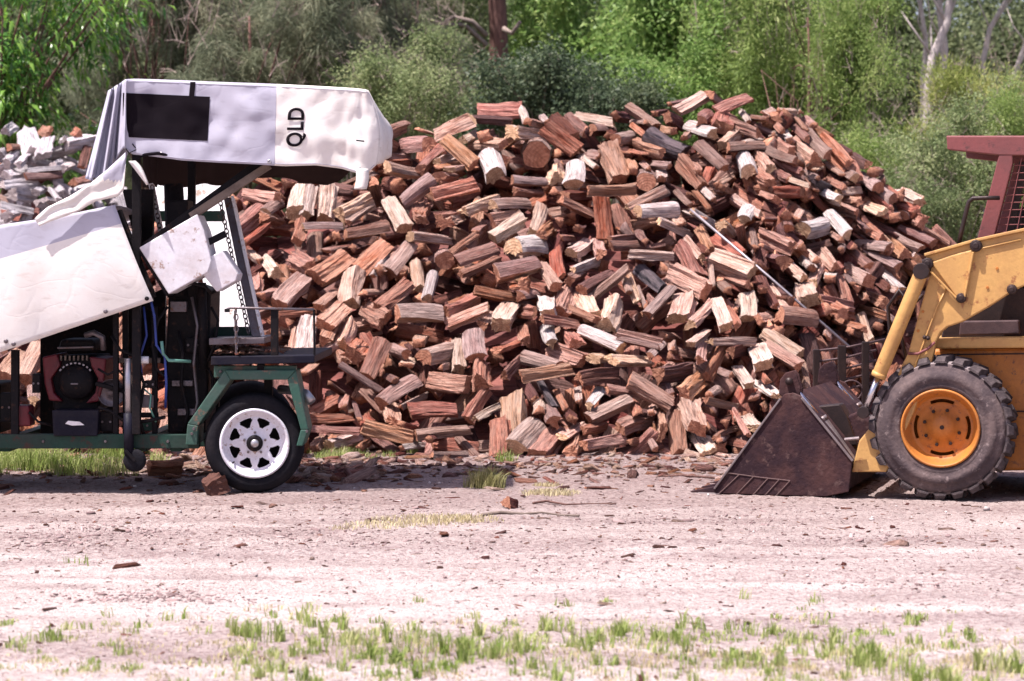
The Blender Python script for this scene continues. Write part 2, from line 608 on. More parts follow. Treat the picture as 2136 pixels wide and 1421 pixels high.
def log_arrays(shape, seed):
    rs = random.Random(seed)
    sec = section(shape, rs)
    n = len(sec)
    nr = 8
    bend = rs.uniform(-.09, .09), rs.uniform(-.09, .09)
    tw = rs.uniform(-.32, .32)
    tap = rs.uniform(-.24, .24)
    tilt0 = rs.uniform(-.10, .10), rs.uniform(-.08, .08)
    tilt1 = rs.uniform(-.10, .10), rs.uniform(-.08, .08)
    ph = [rs.uniform(0, 100) for _ in range(n)]
    verts = []
    for i in range(nr):
        x = -.5 + i / (nr - 1)
        for k, (y, z, b) in enumerate(sec):
            s = 1 + tap * x
            a = tw * x
            am = .03 if b else .11
            wob = 1 + am * noise.noise(Vector((x * 3.0, ph[k], seed * .7))) * 2 + (.05 if not b else .015) * noise.noise(Vector((x * 9.0, ph[k] * 1.7, seed * .3)))
            yy, zz = y * s * wob, z * s * wob
            yr, zr = yy * math.cos(a) - zz * math.sin(a), yy * math.sin(a) + zz * math.cos(a)
            yr += bend[0] * (x * x * 4 - 1)
            zr += bend[1] * (x * x * 4 - 1)
            xx = x
            if i == 0: xx += tilt0[0] * y + tilt0[1] * z + rs.uniform(-.010, .010) * (1 if b else 1.3)
            if i == nr - 1: xx += tilt1[0] * y + tilt1[1] * z + rs.uniform(-.010, .010) * (1 if b else 1.3)
            verts.append((xx, yr, zr))
    wf, bf, ef = [], [], []
    for i in range(nr - 1):
        for k in range(n):
            k2 = (k + 1) % n
            q = (i * n + k, i * n + k2, (i + 1) * n + k2, (i + 1) * n + k)
            (bf if sec[k][2] and sec[k2][2] else wf).append(q)
    # end caps as fans
    for ring in (0, nr - 1):
        c = np.mean([verts[ring * n + k] for k in range(n)], axis=0)
        ci = len(verts)
        verts.append((c[0] + (-.003 if ring else .003), c[1], c[2]))
        for k in range(n):
            k2 = (k + 1) % n
            if ring == 0: ef.append((ring * n + k2, ring * n + k, ci))
            else: ef.append((ring * n + k, ring * n + k2, ci))
    return verts, wf, bf, ef


def to_mesh(name, verts, faces, fm, rnd=None):
    me = bpy.data.meshes.new(name)
    me.from_pydata(verts, [], faces)
    a = me.attributes.new('lc', 'FLOAT_VECTOR', 'POINT')
    a.data.foreach_set('vector', np.array(verts, dtype=np.float32).ravel())
    for _ in range(max(fm) + 1): me.materials.append(ENDS)
    me.polygons.foreach_set('material_index', fm)
    me.update()
    return me


SHAPES = {}
for sh, cnt in (('H', 6), ('Q', 7), ('B', 9), ('T', 10), ('S', 7), ('N', 3)):
    for q in range(cnt):
        vv, wf, bf, ef = log_arrays(sh, hash(sh) % 1 + q * 13 + ord(sh))
        body = to_mesh('log_body', vv, wf + bf + ef, [0] * (len(wf) + len(bf)) + [1] * len(ef))
        bark = None
        if bf:
            used = sorted({i for f in bf for i in f})
            mp = {o: k for k, o in enumerate(used)}
            bvs = []
            for i in used:
                x, y, z = vv[i]
                s = 1.035
                bvs.append((x * .985, y * s, z * s + .004))
            bark = to_mesh('log_bark', bvs, [tuple(mp[i] for i in f) for f in bf], [0] * len(bf))
        SHAPES.setdefault(sh, []).append((body, bark, vv, wf, bf, ef))

# tracings of the single logs: near end x,y, far end x,y, width, colour - in the pixels of an enlarged tile
TILES = {
 (640, 180, 5.0): """850,500,1010,400,130,r 1270,600,985,620,180,g 1720,330,1340,500,150,p 2250,250,1780,250,150,r 1720,340,2140,370,90,d 1740,820,1420,540,130,o
 1620,560,1750,470,110,p 2050,610,1720,600,110,o 1960,930,1880,700,200,w 840,600,960,640,120,g 790,720,1030,730,90,g 750,790,1050,770,80,r 830,850,1170,910,140,p
 1200,880,1380,680,130,o 1370,780,1530,700,110,p 1360,850,1540,790,90,r 1490,870,1650,830,100,p 1380,960,1530,950,140,o 1310,1130,1770,1020,130,o 990,1220,1320,960,150,g
 690,1000,740,1220,120,d 1380,1400,1560,1350,120,r 1200,1400,1150,1250,120,r 1180,460,1290,470,100,o 1850,520,1900,480,150,d""",
 (1067, 180, 5.0): """160,370,110,200,90,w 370,380,320,290,60,w 0,480,320,500,170,p 260,720,235,650,260,o 180,370,330,400,90,o 680,690,340,430,150,r 640,550,430,310,130,d
 790,500,590,300,120,o 1060,370,670,290,95,p 840,460,1060,450,120,d 1500,420,1210,190,100,g 1080,310,1230,300,100,d 1400,380,1270,350,70,g 1390,510,1270,370,70,o 1090,550,1280,500,130,g
 1560,690,1300,560,110,o 1800,690,1430,490,180,k 1130,970,1010,610,190,g 910,730,790,680,110,g 880,850,730,720,70,w 470,960,470,850,180,p 640,1050,680,810,190,w 440,1090,540,1060,110,d
 1300,1060,800,1080,120,o 1400,710,1260,660,70,o 1270,890,1240,780,110,o 1400,1000,1425,930,180,o 1430,860,1390,780,80,o 1570,970,1580,880,100,w 1650,830,1500,800,70,g
 1720,260,2030,80,110,p 1490,290,1640,240,80,d 1620,330,1780,390,120,d 1640,190,1850,130,60,o 1690,470,1550,410,100,o 1970,370,2080,280,130,o 2110,510,1890,410,140,w 1800,540,1870,470,80,o
 2230,860,1970,600,120,o 1990,1040,1780,740,130,r 1950,900,1920,800,90,g 1320,1300,1730,1270,160,w 1200,1260,1590,1060,90,p 1400,1200,1620,1090,120,d 1860,1250,1740,1090,80,w
 2060,1290,1940,1100,60,r 2110,1180,2030,1050,80,w 2000,1380,1860,1300,90,w 0,990,370,1000,110,g 40,1090,330,1110,80,o 540,1150,830,1130,120,d 1000,520,1080,470,90,d""",
 (1494, 180, 5.0): """10,260,370,110,110,r -60,80,140,200,120,g 60,440,130,300,170,r 335,375,300,240,60,w 530,350,360,300,80,o 500,300,640,220,90,p 650,260,870,240,60,p 640,340,870,330,100,d
 690,470,580,280,80,r 930,460,830,260,70,g 870,270,920,240,70,p 1010,420,970,330,120,k 1180,520,1060,400,80,r 950,560,830,390,90,o 760,570,740,440,90,w 1020,780,850,590,190,o 1170,730,970,480,140,o
 1370,820,1130,520,170,o 1350,740,1240,580,50,p 1390,710,1320,610,70,d 1570,810,1470,700,110,d 590,510,660,460,90,p 780,700,620,560,120,r 830,790,560,660,120,r 440,490,170,350,100,r
 70,620,240,460,110,p 130,630,300,510,70,r 280,600,510,550,60,w 120,650,500,620,120,d 330,890,320,720,160,w 550,860,450,680,120,p 890,900,600,730,60,r 940,800,1030,820,60,p
 1010,880,1140,830,50,p 1060,960,940,870,80,k 1010,970,1220,1050,110,k 1310,930,1190,780,70,o 1440,970,1330,840,110,p 1480,960,1450,750,90,o 1040,1090,900,860,50,g 970,1040,740,940,60,p
 560,1010,440,900,110,o 10,1030,190,920,80,o 1330,1050,1200,950,80,r 1270,1090,1540,1060,90,p 1300,1030,1500,990,50,r 1690,1060,1560,930,130,g 1840,1180,1650,1000,130,g 1630,900,1760,870,110,r
 1730,990,1800,940,90,p 1920,1160,1800,1040,90,o 2110,1220,1950,1100,130,p 1830,1300,1640,1090,70,r 1280,1190,1140,1080,120,w 1490,1210,1300,1170,90,o 1460,1320,1210,1210,130,r
 1730,1320,1600,1230,140,p 630,1190,480,1100,110,g 460,1330,220,1130,80,p 60,1060,210,1090,80,g 730,1350,740,1280,130,d 830,1390,930,1290,70,p 1760,1350,1850,1340,90,w 1930,1360,2070,1310,120,r""",
 (480, 400, 5.0): """60,420,300,170,170,r 110,560,340,350,130,r 360,230,480,110,120,p 360,260,490,300,120,r 490,80,110,20,110,o 680,215,690,-50,150,p 800,245,815,-50,110,w 970,275,970,-60,180,p
 1150,230,1440,60,190,p 1240,320,1460,130,90,g 1820,380,1630,70,150,p 1990,250,2020,150,130,r 760,370,1190,370,90,p 700,520,720,310,120,r 1200,460,1620,370,140,o 1880,465,2270,510,110,p
 1360,850,1650,560,190,o 1490,880,1620,660,70,w 1660,860,1880,560,170,g 1560,820,1640,780,110,o 1290,590,1360,560,90,d 900,900,1190,690,190,r 1000,620,1170,580,90,r 840,780,640,690,150,r
 490,840,330,690,140,p 300,720,150,620,90,p 270,1050,230,910,110,o 340,1080,460,1030,100,o 520,1190,730,920,170,g 1260,1160,1290,810,200,p 1530,1220,1840,940,170,r 1990,1010,1930,720,120,p
 1390,1050,1560,1050,90,r 920,1200,1060,1060,100,o 980,1400,1140,1220,180,o 1620,1340,1380,1230,170,r 1740,1290,2230,1300,230,g 500,1280,850,1240,80,o 2060,1110,2110,860,110,w 250,1290,380,1240,90,r 470,1130,380,1050,80,d""",
 (907, 400, 5.0): """300,200,640,60,130,p 600,150,980,130,130,p 120,330,240,260,140,o 600,480,910,270,120,p 590,310,880,230,130,r 1010,420,1090,140,140,p 1090,460,1190,350,140,o 820,570,1090,560,220,w
 140,650,420,440,70,r 440,430,520,360,110,g 110,720,80,670,170,o 220,740,630,600,140,d 270,860,660,700,60,r 640,870,1080,760,220,o 910,985,935,960,190,r 1260,990,1110,760,110,o
 1300,900,1270,600,120,r 1400,930,1530,860,110,g 1440,810,1700,710,90,w 1430,640,1610,530,120,p 1720,640,1690,520,130,o 1770,500,1730,60,140,r 1320,80,1650,230,110,o 1830,490,2150,460,90,o
 1830,570,2200,550,100,d 2490,660,2030,640,110,p 1620,1120,2020,790,90,g 1530,1020,1850,850,110,d 2110,1150,2010,850,80,p 1780,1380,1900,1110,200,p 1310,1270,1400,1030,160,r 1640,1300,1540,1090,150,p
 1690,1340,1400,1230,100,r 1180,1280,1160,1160,160,w 1120,1310,1500,1390,100,o 690,1390,790,1220,170,p 1040,1260,870,1250,120,o 100,1260,430,1110,200,r 410,1030,860,1120,110,r 120,1390,560,1210,130,p
 500,1390,580,1290,120,o 880,1100,1050,1080,120,d 1310,320,1330,290,110,r 1500,390,1530,370,110,d 1320,480,1470,480,60,r 2030,1050,1990,880,70,o""",
 (1334, 400, 5.0): """200,310,520,440,110,w 440,340,385,250,110,p 550,200,790,320,90,w 850,350,990,450,110,w 1080,310,1180,190,140,w 1030,350,1110,580,80,g 1540,390,1540,190,110,d 1280,290,1500,280,60,r
 1580,570,1310,430,150,o 1200,590,1210,400,90,o 1270,560,1480,640,60,w 590,880,440,530,170,r 650,680,520,470,80,p 750,620,660,370,130,o 1060,670,800,470,150,r 1170,850,780,690,170,p
 1130,960,830,850,100,r 770,1000,775,690,40,p 690,1040,350,850,190,o 250,1020,30,810,150,k 70,1200,10,1000,70,p 80,1290,360,1020,120,g 400,1320,500,1110,200,p 520,1380,770,1150,110,p
 900,1410,820,1150,130,p 1010,1400,920,1170,90,o 930,1040,880,970,120,o 1130,1320,1160,1090,150,p 1000,1240,1090,1150,90,o 1240,1330,1420,1320,110,o 1450,1300,1840,1340,190,r 1420,1190,1300,880,100,d
 1520,1240,1390,1000,90,p 1500,750,1350,700,170,d 1710,890,1510,690,120,p 1800,800,1740,680,110,w 1810,940,1930,770,100,p 1770,1140,1760,1010,160,p 2040,780,1960,620,130,o 1980,910,2060,880,110,w
 1690,570,1720,540,120,r 2120,1270,1890,1100,140,r 1290,1030,1250,960,90,d 700,620,640,560,90,d 60,530,20,430,110,d 170,1180,120,1080,90,r""",
 (1600, 430, 5.0): """370,240,640,180,170,w 840,310,680,70,140,w 770,350,690,260,80,o 1060,630,830,400,100,r 770,460,850,390,90,g 830,990,790,720,90,r 890,820,870,730,80,o 1060,780,900,660,170,g
 1360,650,1080,480,150,g 1270,440,970,400,110,g 1200,330,1080,200,110,o 1300,420,1170,220,60,o 1040,260,950,90,80,r 1430,500,1330,360,130,o 1560,560,1480,440,130,w 1900,400,1520,170,60,o
 1730,400,1400,230,110,r 1610,440,1350,290,90,g 1620,170,1500,110,130,r 1320,120,1430,80,110,g 1390,870,1210,640,100,w 1260,860,1110,700,120,d 1350,880,1190,830,60,p 930,860,1030,840,80,o
 1030,960,1040,900,100,r 1230,1010,1110,930,150,r 560,970,940,1050,90,r 680,1080,950,1150,90,r 1090,1400,1040,1130,100,p 1240,1150,990,1060,80,o 1010,1280,740,1200,80,o 620,1370,700,1290,90,p
 590,1060,650,1040,80,w 860,1300,1000,1350,100,d 1150,1250,1230,1330,90,d 900,420,860,330,90,d 520,560,480,480,100,p 1680,700,1590,620,90,d""",
 (600, 684, 5.0): """180,245,195,-90,180,w 40,265,45,20,80,p 310,250,580,150,90,p 570,170,620,-40,170,p 370,120,420,0,120,o 690,290,740,210,200,r 700,200,860,240,80,p 830,530,970,170,190,r 600,350,480,240,110,o
 980,670,540,390,80,r 1240,270,1070,230,110,g 1370,160,1390,130,120,o 1240,390,1230,340,130,p 1430,300,1690,250,190,g 1790,430,1770,170,120,p 1970,340,1930,90,210,g 2000,570,1990,390,190,r
 1880,590,1480,570,150,o 980,800,1350,570,190,g 1180,820,1440,710,50,g 1270,870,1770,870,150,r 1880,960,2080,660,120,r 1950,940,2200,830,70,p 1110,980,1050,840,150,o 790,1010,1310,1140,150,o
 1340,1120,1890,1060,110,g 2020,1400,1760,1160,70,p 600,830,570,750,130,o 750,960,660,820,70,o 220,950,640,950,100,r 250,1050,740,1080,90,r 440,1210,700,1160,110,w 290,1260,330,1200,110,r
 1190,1010,1330,1100,90,r 140,480,230,410,120,o 1190,1250,1430,1260,60,w 1500,1330,1850,1360,80,d 760,1230,830,1190,100,r 440,580,560,720,50,d 1480,1160,1640,1140,60,d 1130,560,1000,530,100,d 1600,410,1700,400,60,p""",
 (1027, 684, 5.0): """60,1340,70,1000,170,r 260,1130,245,710,230,p 240,1270,470,1060,260,p 470,1330,700,1100,200,r 720,1140,930,1050,120,p 830,1290,900,1180,150,o 960,1210,1390,1150,130,o 960,1060,1190,1040,110,r
 1000,960,1430,770,160,g 650,990,590,890,150,r 490,850,500,790,120,p 640,840,480,550,90,k 910,770,910,660,100,w 1010,820,1140,690,110,w 770,860,670,680,70,o 300,510,830,430,120,o
 900,510,1320,480,150,d 1240,340,1630,360,170,p 1050,320,1180,330,120,p 950,340,620,240,150,g 1350,220,930,40,150,w 710,400,330,310,130,g 120,490,290,330,100,r 620,170,580,20,130,w
 350,130,330,10,130,o 40,240,280,170,130,r 850,160,760,40,170,r 1770,160,1300,50,60,o 1740,210,1300,120,80,d 1640,300,1800,190,90,g 1840,300,1990,340,90,o 1740,480,2090,430,170,d
 1860,800,1430,540,150,g 1740,700,1200,640,90,r 1870,720,1790,520,90,o 1950,1300,1940,900,170,r 1770,1090,1800,900,160,o 1330,1050,1620,980,150,g 1700,1270,1640,1160,80,p 1430,1180,1590,1210,90,o
 1660,890,1720,850,80,p 1510,870,1490,790,100,r 830,950,800,900,100,d 1880,220,1920,170,90,o""",
 (1334, 684, 5.0): """600,1050,540,830,180,g 720,1290,640,1140,160,p 640,1340,520,1330,80,p 460,690,660,570,160,o 720,690,850,660,110,g 690,500,900,190,110,r 530,170,740,50,90,p 620,330,680,150,100,o
 740,140,1210,140,90,p 960,230,1210,200,110,d 1660,300,1310,50,130,p 1650,400,1330,200,120,r 1290,390,1250,230,180,p 1140,600,1050,440,100,p 1330,550,1280,430,90,o 1430,710,1280,590,110,w
 960,500,850,460,90,g 1740,650,1720,360,90,o 690,760,1050,860,80,o 1130,1120,1020,870,70,o 1190,1050,1120,950,150,p 800,1140,1050,1080,100,r 830,1170,950,1150,60,w 1190,740,1260,700,110,r
 1180,1240,880,1200,50,r 1280,830,1370,820,80,o 900,980,980,960,110,d""",
 (0, 650, 3.05): """40,420,80,290,100,o 170,430,230,220,110,o 220,570,150,520,80,p 700,270,730,80,110,o 640,560,710,530,130,p 900,700,880,420,130,p 850,350,850,290,80,o 680,460,640,440,60,p 1050,830,1040,700,90,r""",
}
GREYTILE = """70,200,80,110,120,p 420,500,270,220,200,w 560,540,540,300,190,w 650,230,450,180,130,r 1030,260,900,200,110,r 860,370,1160,290,160,w 120,430,220,400,100,d 240,640,240,530,130,p 350,720,780,680,70,w
 330,800,760,770,110,d 830,700,840,640,120,o 690,640,690,590,110,p 1060,680,1060,400,90,d 100,640,140,500,130,g 90,790,110,740,130,o 30,900,390,850,130,g 180,1040,360,1060,170,w 750,1090,560,930,50,w
 590,1090,680,1090,70,w 0,1150,370,1230,120,w 90,1300,110,1260,130,p 790,1010,650,930,90,p 470,1000,480,930,90,p 820,330,760,280,90,w 950,860,1080,800,120,r 480,1140,560,1190,90,o"""
TRACE = []
for (ox, oy, s), txt in TILES.items():
    for e in txt.split():
        a = e.split(',')
        x1, y1, x2, y2, w = [float(v) for v in a[:5]]
        TRACE.append((ox + x1 / s, oy + y1 / s, ox + x2 / s, oy + y2 / s, w / s, a[5], 'main'))
for e in GREYTILE.split():
    a = e.split(',')
    x1, y1, x2, y2, w = [float(v) for v in a[:5]]
    s = 6.18
    TRACE.append((x1 / s, 240 + y1 / s, x2 / s, 240 + y2 / s, w / s, a[5], 'grey'))


def place_log(tr, rs):
    """3-D matrix, size and shape of a traced log lying on its heap"""
    x1, y1, x2, y2, w, c, pile = tr
    H, d0, d1 = (heapH, 16.0, DC + .3) if pile == 'main' else (greyH, 22.0, 26.3)
    mx, my = (x1 + x2) / 2, (y1 + y2) / 2
    d = hit(mx, my, H, d0, d1) + rs.uniform(-.10, .02)
    a, b = V(x1, y1, d), V(x2, y2, d)
    ax = b - a
    l = ax.length
    L = rs.uniform(.35, .39) if pile == 'main' else rs.uniform(.36, .42)
    if l > L * .94:
        L = l
        dep = rs.uniform(-.03, .06)
    else:
        dep = math.sqrt(max(L * L - l * l, 0))
    wm = w / FPX * d
    # a log that points into the heap shows its end; shift so that the visible stretch stays put
    ctr = (a + b) / 2
    if l < L * .94:
        k = min(1.0, dep / L)
        ctr.y += dep * .40
    ax = Vector((ax.x, ax.y + dep, ax.z))
    ax.normalize()
    return ctr, ax, L, wm, d


def orient(ax, roll_to, jit, rs):
    u = Vector(roll_to) + Vector((rs.uniform(-1, 1), rs.uniform(-1, 1), rs.uniform(-1, 1))) * jit
    u = u - ax * u.dot(ax)
    if u.length < .05: u = Vector((0, -1, .3)) - ax * (Vector((0, -1, .3)).dot(ax))
    u.normalize()
    s = u.cross(ax)
    return Matrix((ax, s, u)).transposed()


COLN = {'r': 'red-brown', 'o': 'orange-brown', 'p': 'pale cream', 'd': 'dark brown', 'g': 'dusty grey-brown', 'w': 'bleached whitish', 'a': 'ashy grey', 'k': 'charred black'}
SHN = {'H': 'half-round', 'Q': 'quartered', 'B': 'squared', 'T': 'wedge-shaped', 'S': 'flat slab', 'N': 'round'}


def where(mx, my, pile):
    if pile == 'grey':
        r = 'at the top' if my < 305 else ('in the middle' if my < 370 else 'low down')
        c = 'near the picture edge' if mx < 60 else ('beside the tarpaulin' if mx > 120 else 'half way along')
        return f'{r} of weathered heap, {c}'
    if mx < 345 and my > 640: return 'seen under the trailer'
    crest = float(np.interp(mx, [p[0] for p in CREST], [p[1] for p in CREST]))
    f = (my - crest) / max(950 - crest, 1)
    r = 'on the crest' if f < .06 else ('upper slope' if f < .28 else ('mid slope' if f < .55 else ('lower slope' if f < .85 else 'at the foot')))
    z = ('by the white chute' if mx < 700 else 'below the canopy end' if mx < 830 else 'right of the canopy' if mx < 960 else 'left of heap centre' if mx < 1110
         else 'at heap centre' if mx < 1250 else 'right of heap centre' if mx < 1400 else 'left of the bucket' if mx < 1540 else 'above the bucket' if mx < 1720 else 'by the steel guard' if my > 690 else 'right flank' if mx < 1850 else 'behind the loader arm')
    return f'{r}, {z}'


def tilt_word(x1, y1, x2, y2, w):
    dx, dy = x2 - x1, y1 - y2
    l = math.hypot(dx, dy)
    if l < w * .75: return 'end-on'
    a = math.degrees(math.atan2(dy, dx)) % 180
    if a < 18 or a > 162: return 'lying level'
    if 68 < a < 112: return 'upright'
    return 'rising right' if a < 90 else 'rising left'


rs = random.Random(5)
TRACE.sort(key=lambda t: -(math.hypot(t[0] - t[2], t[1] - t[3]) + t[4] * .5) * t[4] * (5 if t[6] == 'grey' else 1))
main = [t for t in TRACE if t[6] == 'main'][:296]
rest = [t for t in TRACE if t[6] == 'main'][296:]
grey = [t for t in TRACE if t[6] == 'grey']
made = []


def pick_shape(c, w, rs):
    if c == 'a': return rs.choice('TTSSQB')
    if c in 'gw': return rs.choice('HQBBST' if w < 26 else 'HHQB')
    if c == 'k': return rs.choice('HQ')
    if c == 'd': return rs.choice('QTBB')
    return rs.choice('BTTTSSQ' if w < 20 else 'BBTTTSQ')


for tr in main + grey:
    c, w = tr[5], tr[4]
    if tr[6] == 'grey' and c in 'wpgo': c = 'a'
    sh = pick_shape(c, w, rs)
    if c in 'o' and math.hypot(tr[0] - tr[2], tr[1] - tr[3]) < w * .5: sh = 'N' if w > 30 else 'Q'
    ctr, ax, L, wm, d = place_log(tr, rs)
    body, bark = rs.choice(SHAPES[sh])[:2]
    if sh in 'HQN': rot = orient(ax, (0, -.75, .65), .45, rs)
    elif c in 'p': rot = orient(ax, (0, -.55, .85), .35, rs)
    else: rot = orient(ax, (0, -.7, .7), .9, rs)
    hh = {'S': rs.uniform(.9, 1.2), 'B': rs.uniform(.7, .95), 'T': rs.uniform(.8, 1.0), 'H': rs.uniform(.85, 1.05), 'Q': rs.uniform(.85, 1.0), 'N': 1.0}[sh]
    wm = max(wm, .055)
    h = wm * hh if sh != 'S' else max(wm * hh, .07)
    M = Matrix.Translation(ctr) @ (rot.to_4x4()) @ Matrix.Diagonal((L, wm * 1.12, h * 1.12, 1))
    o = obj('firewood_log', body)
    o.matrix_world = M
    for sl_ in o.material_slots: sl_.link = 'OBJECT'
    o.material_slots[0].material = WOOD[c]
    o.material_slots[1].material = ENDA if c == 'a' else ENDP if c in 'pw' else (WOOD['k'] if c == 'k' else ENDS)
    if bark:
        k = link(bpy.data.objects.new('bark', bark), o)
        k.material_slots[0].link = 'OBJECT'
        k.material_slots[0].material = BARK['w'] if c in 'wa' else BARK['k'] if c == 'k' else BARK['g'] if c in 'gp' else BARK['r']
    mx, my = (tr[0] + tr[2]) / 2, (tr[1] + tr[3]) / 2
    size = 'broad ' if w > 36 else ('thin ' if w < 14 else '')
    look = f"{size}{COLN[c]} {SHN[sh]} log {tilt_word(*tr[:5])} {where(mx, my, tr[6])}"
    look = look.replace('weathered heap, half way along', 'weathered heap').replace('dusty grey-brown', 'dusty brown')
    tag(o, look, 'log', 'split logs of the big red-brown heap' if tr[6] == 'main' else 'weathered logs of the grey heap behind the trailer')
    made.append((o, look, mx, my))
# give look-alikes their place among each other
by = {}
for m in made: by.setdefault(m[1], []).append(m)
ORD = {2: ['left of two', 'right of two'], 3: ['leftmost of three', 'middle of three', 'rightmost of three']}
for look, ms in by.items():
    if len(ms) < 2: continue
    ms.sort(key=lambda m: m[2])
    names = ORD.get(len(ms)) or [f'{w_} from left' for w_ in ['first', 'second', 'third', 'fourth', 'fifth', 'sixth', 'seventh', 'eighth', 'ninth'][:len(ms)]]
    for m, n_ in zip(ms, names):
        lab = f'{look}, {n_}'
        if len(lab.split()) > 16: lab = lab.replace(' of heap centre', ' of centre').replace(' at the foot', ' foot').replace('in the middle of', 'mid').replace('at the top of', 'atop').replace('near the picture edge', 'far left').replace('beside the tarpaulin', 'by tarpaulin')
        m[0]['label'] = lab


# the rest of each heap, behind and between the single logs: one mass
def heap_rest(name, H, n, xr, yr, cols, label, seed, extra=()):
    rs = random.Random(seed)
    keys = list(WOOD)
    mats = [WOOD[k] for k in keys] + [ENDS, BARK['g'], BARK['r']]
    Vs, F4, F3, LC, RN, M4, M3 = [], [], [], [], [], [], []
    base = 0

    def put(M, sh, c):
        nonlocal base
        body, bark, vv, wf, bf, ef = rs.choice(SHAPES[sh])
        a = np.array(vv)
        m = np.array(M)
        Vs.append(a @ m[:3, :3].T + m[:3, 3])
        LC.append(a)
        RN.append(np.full(len(a), rs.random()))
        F4.extend([[i + base for i in f] for f in wf + bf])
        M4.extend([keys.index(c)] * len(wf) + [keys.index('a') if c == 'a' else len(keys) + 1 + (c in 'rdo')] * len(bf))
        F3.extend([[i + base for i in f] for f in ef])
        M3.extend([keys.index('a') if c == 'a' else len(keys)] * len(ef))
        base += len(a)

    for tr in extra:
        ctr, ax, L, wm, d = place_log(tr, rs)
        rot = orient(ax, (0, -.6, .8), .6, rs)
        put(Matrix.Translation(ctr) @ rot.to_4x4() @ Matrix.Diagonal((L, max(wm, .05), max(wm * .9, .05), 1)), pick_shape(tr[5], tr[4], rs), tr[5])
    k = 0
    while k < n:
        x, y = rs.uniform(*xr), rs.uniform(*yr)
        if n > 1000 and k > 1500: x, y = rs.uniform(2.0, 5.7), rs.uniform(17.0, 21.6)
        z = H(x, y)
        if z < .02: continue
        e = .08
        nrm = Vector((H(x - e, y) - H(x + e, y), H(x, y - e) - H(x, y + e), 2 * e)).normalized()
        depth = rs.choice([.24, .30, .38, .48]) if k <= 1500 else rs.choice([.12, .2, .3])
        p = Vector((x, y, z)) - nrm * depth
        p.z = max(p.z, .05)
        ax = Vector((rs.gauss(0, 1), rs.gauss(0, 1), rs.gauss(0, 1)))
        ax = ax - nrm * ax.dot(nrm) * .6
        ax.normalize()
        w = rs.uniform(.09, .15)
        put(Matrix.Translation(p) @ orient(ax, nrm, .6, rs).to_4x4() @ Matrix.Diagonal((rs.uniform(.32, .38), w, w * rs.uniform(.7, 1), 1)), rs.choice('BTBTSQ'), rs.choice(cols))
        k += 1
    # dark hull added inside the heap to block light
    nx, ny = 46, 22
    gx, gy = np.linspace(xr[0], xr[1], nx), np.linspace(yr[0], yr[1] + 3, ny)
    hb = base
    hv = np.array([(x, y, max(H(x, y) - .72, -.2)) for y in gy for x in gx])
    Vs.append(hv); LC.append(hv); RN.append(np.zeros(len(hv)))
    for i in range(ny - 1):
        for j in range(nx - 1):
            F4.append([hb + i * nx + j, hb + i * nx + j + 1, hb + (i + 1) * nx + j + 1, hb + (i + 1) * nx + j])
            M4.append(keys.index('d'))
    Vs, LC, RN = np.concatenate(Vs), np.concatenate(LC), np.concatenate(RN)
    # one mesh out of quads and triangles
    me = bpy.data.meshes.new(name)
    me.vertices.add(len(Vs)); me.vertices.foreach_set('co', Vs.astype(np.float32).ravel())
    loops = np.concatenate([np.array(F4).ravel(), np.array(F3).ravel()]).astype(np.int32)
    me.loops.add(len(loops)); me.loops.foreach_set('vertex_index', loops)
    st = np.concatenate([np.arange(len(F4)) * 4, len(F4) * 4 + np.arange(len(F3)) * 3]).astype(np.int32)
    me.polygons.add(len(st)); me.polygons.foreach_set('loop_start', st)
    me.polygons.foreach_set('material_index', np.array(M4 + M3, dtype=np.int32))
    at = me.attributes.new('lc', 'FLOAT_VECTOR', 'POINT'); at.data.foreach_set('vector', LC.astype(np.float32).ravel())
    at = me.attributes.new('rnd', 'FLOAT', 'POINT'); at.data.foreach_set('value', RN.astype(np.float32))
    for m in mats: me.materials.append(m)
    me.update(calc_edges=True)
    tag(obj(name, me), label, 'firewood', kind='stuff')


heap_rest('firewood_heap', heapH, 2000, (-5.9, 5.6), (16.75, 21.6), 'rrrodddrdd', 'rest of the red-brown firewood heap, packed behind the single logs', 21, rest)  # filler colours darkened to put shade into the gaps
heap_rest('weathered_firewood_heap', greyH, 330, (-8.2, -2.8), (22.5, 27.2), 'aaaaaagad', 'rest of the grey weathered heap behind the trailer', 22)

# ------------------------------------------------------------------ vegetation
def unit(v):
    return v / np.maximum(np.linalg.norm(v, axis=1, keepdims=True), 1e-6)


def leaf_cards(c, a, ln, wd, droop=0.0, fold=.25):
    """diamond leaves with a mid fold: centres c, directions a, lengths, widths -> verts, quads"""
    n = len(c)
    a = unit(a)
    r = unit(np.cross(a, rng.normal(size=(n, 3))))
    nn = np.cross(r, a)
    ln = ln[:, None]; wd = wd[:, None]
    base = c
    tip = c + a * ln + np.array([0, 0, -1.0]) * (ln * droop)
    m = c + a * ln * .45 - nn * wd * fold
    v = np.stack([base, m + r * wd * .5, tip, m - r * wd * .5], 1).reshape(-1, 3)
    f = np.arange(n * 4).reshape(n, 4)
    return v, f


def long_leaves(c, a, ln, wd):
    """long drooping leaves in two bent halves"""
    n = len(c)
    a = unit(a)
    side = unit(np.cross(a, np.array([[0, 0, 1.0]])) + rng.normal(size=(n, 3)) * .25)
    L = ln[:, None]; W = wd[:, None]
    p1 = c + a * L * .45
    d2 = unit(a + np.array([[0, 0, -1.1]]))
    p2 = p1 + d2 * L * .55
    dn = np.array([[0, 0, -1.0]]) * W * .12
    v = np.stack([c, p1 + side * W * .5 + dn, p1 - side * W * .5 + dn, p2, p1], 1).reshape(-1, 3)
    i = np.arange(n)[:, None] * 5
    f = np.concatenate([i + np.array([[0, 1, 4]]), i + np.array([[0, 4, 2]]), i + np.array([[1, 3, 4]]), i + np.array([[4, 3, 2]])], 0)
    return v, f


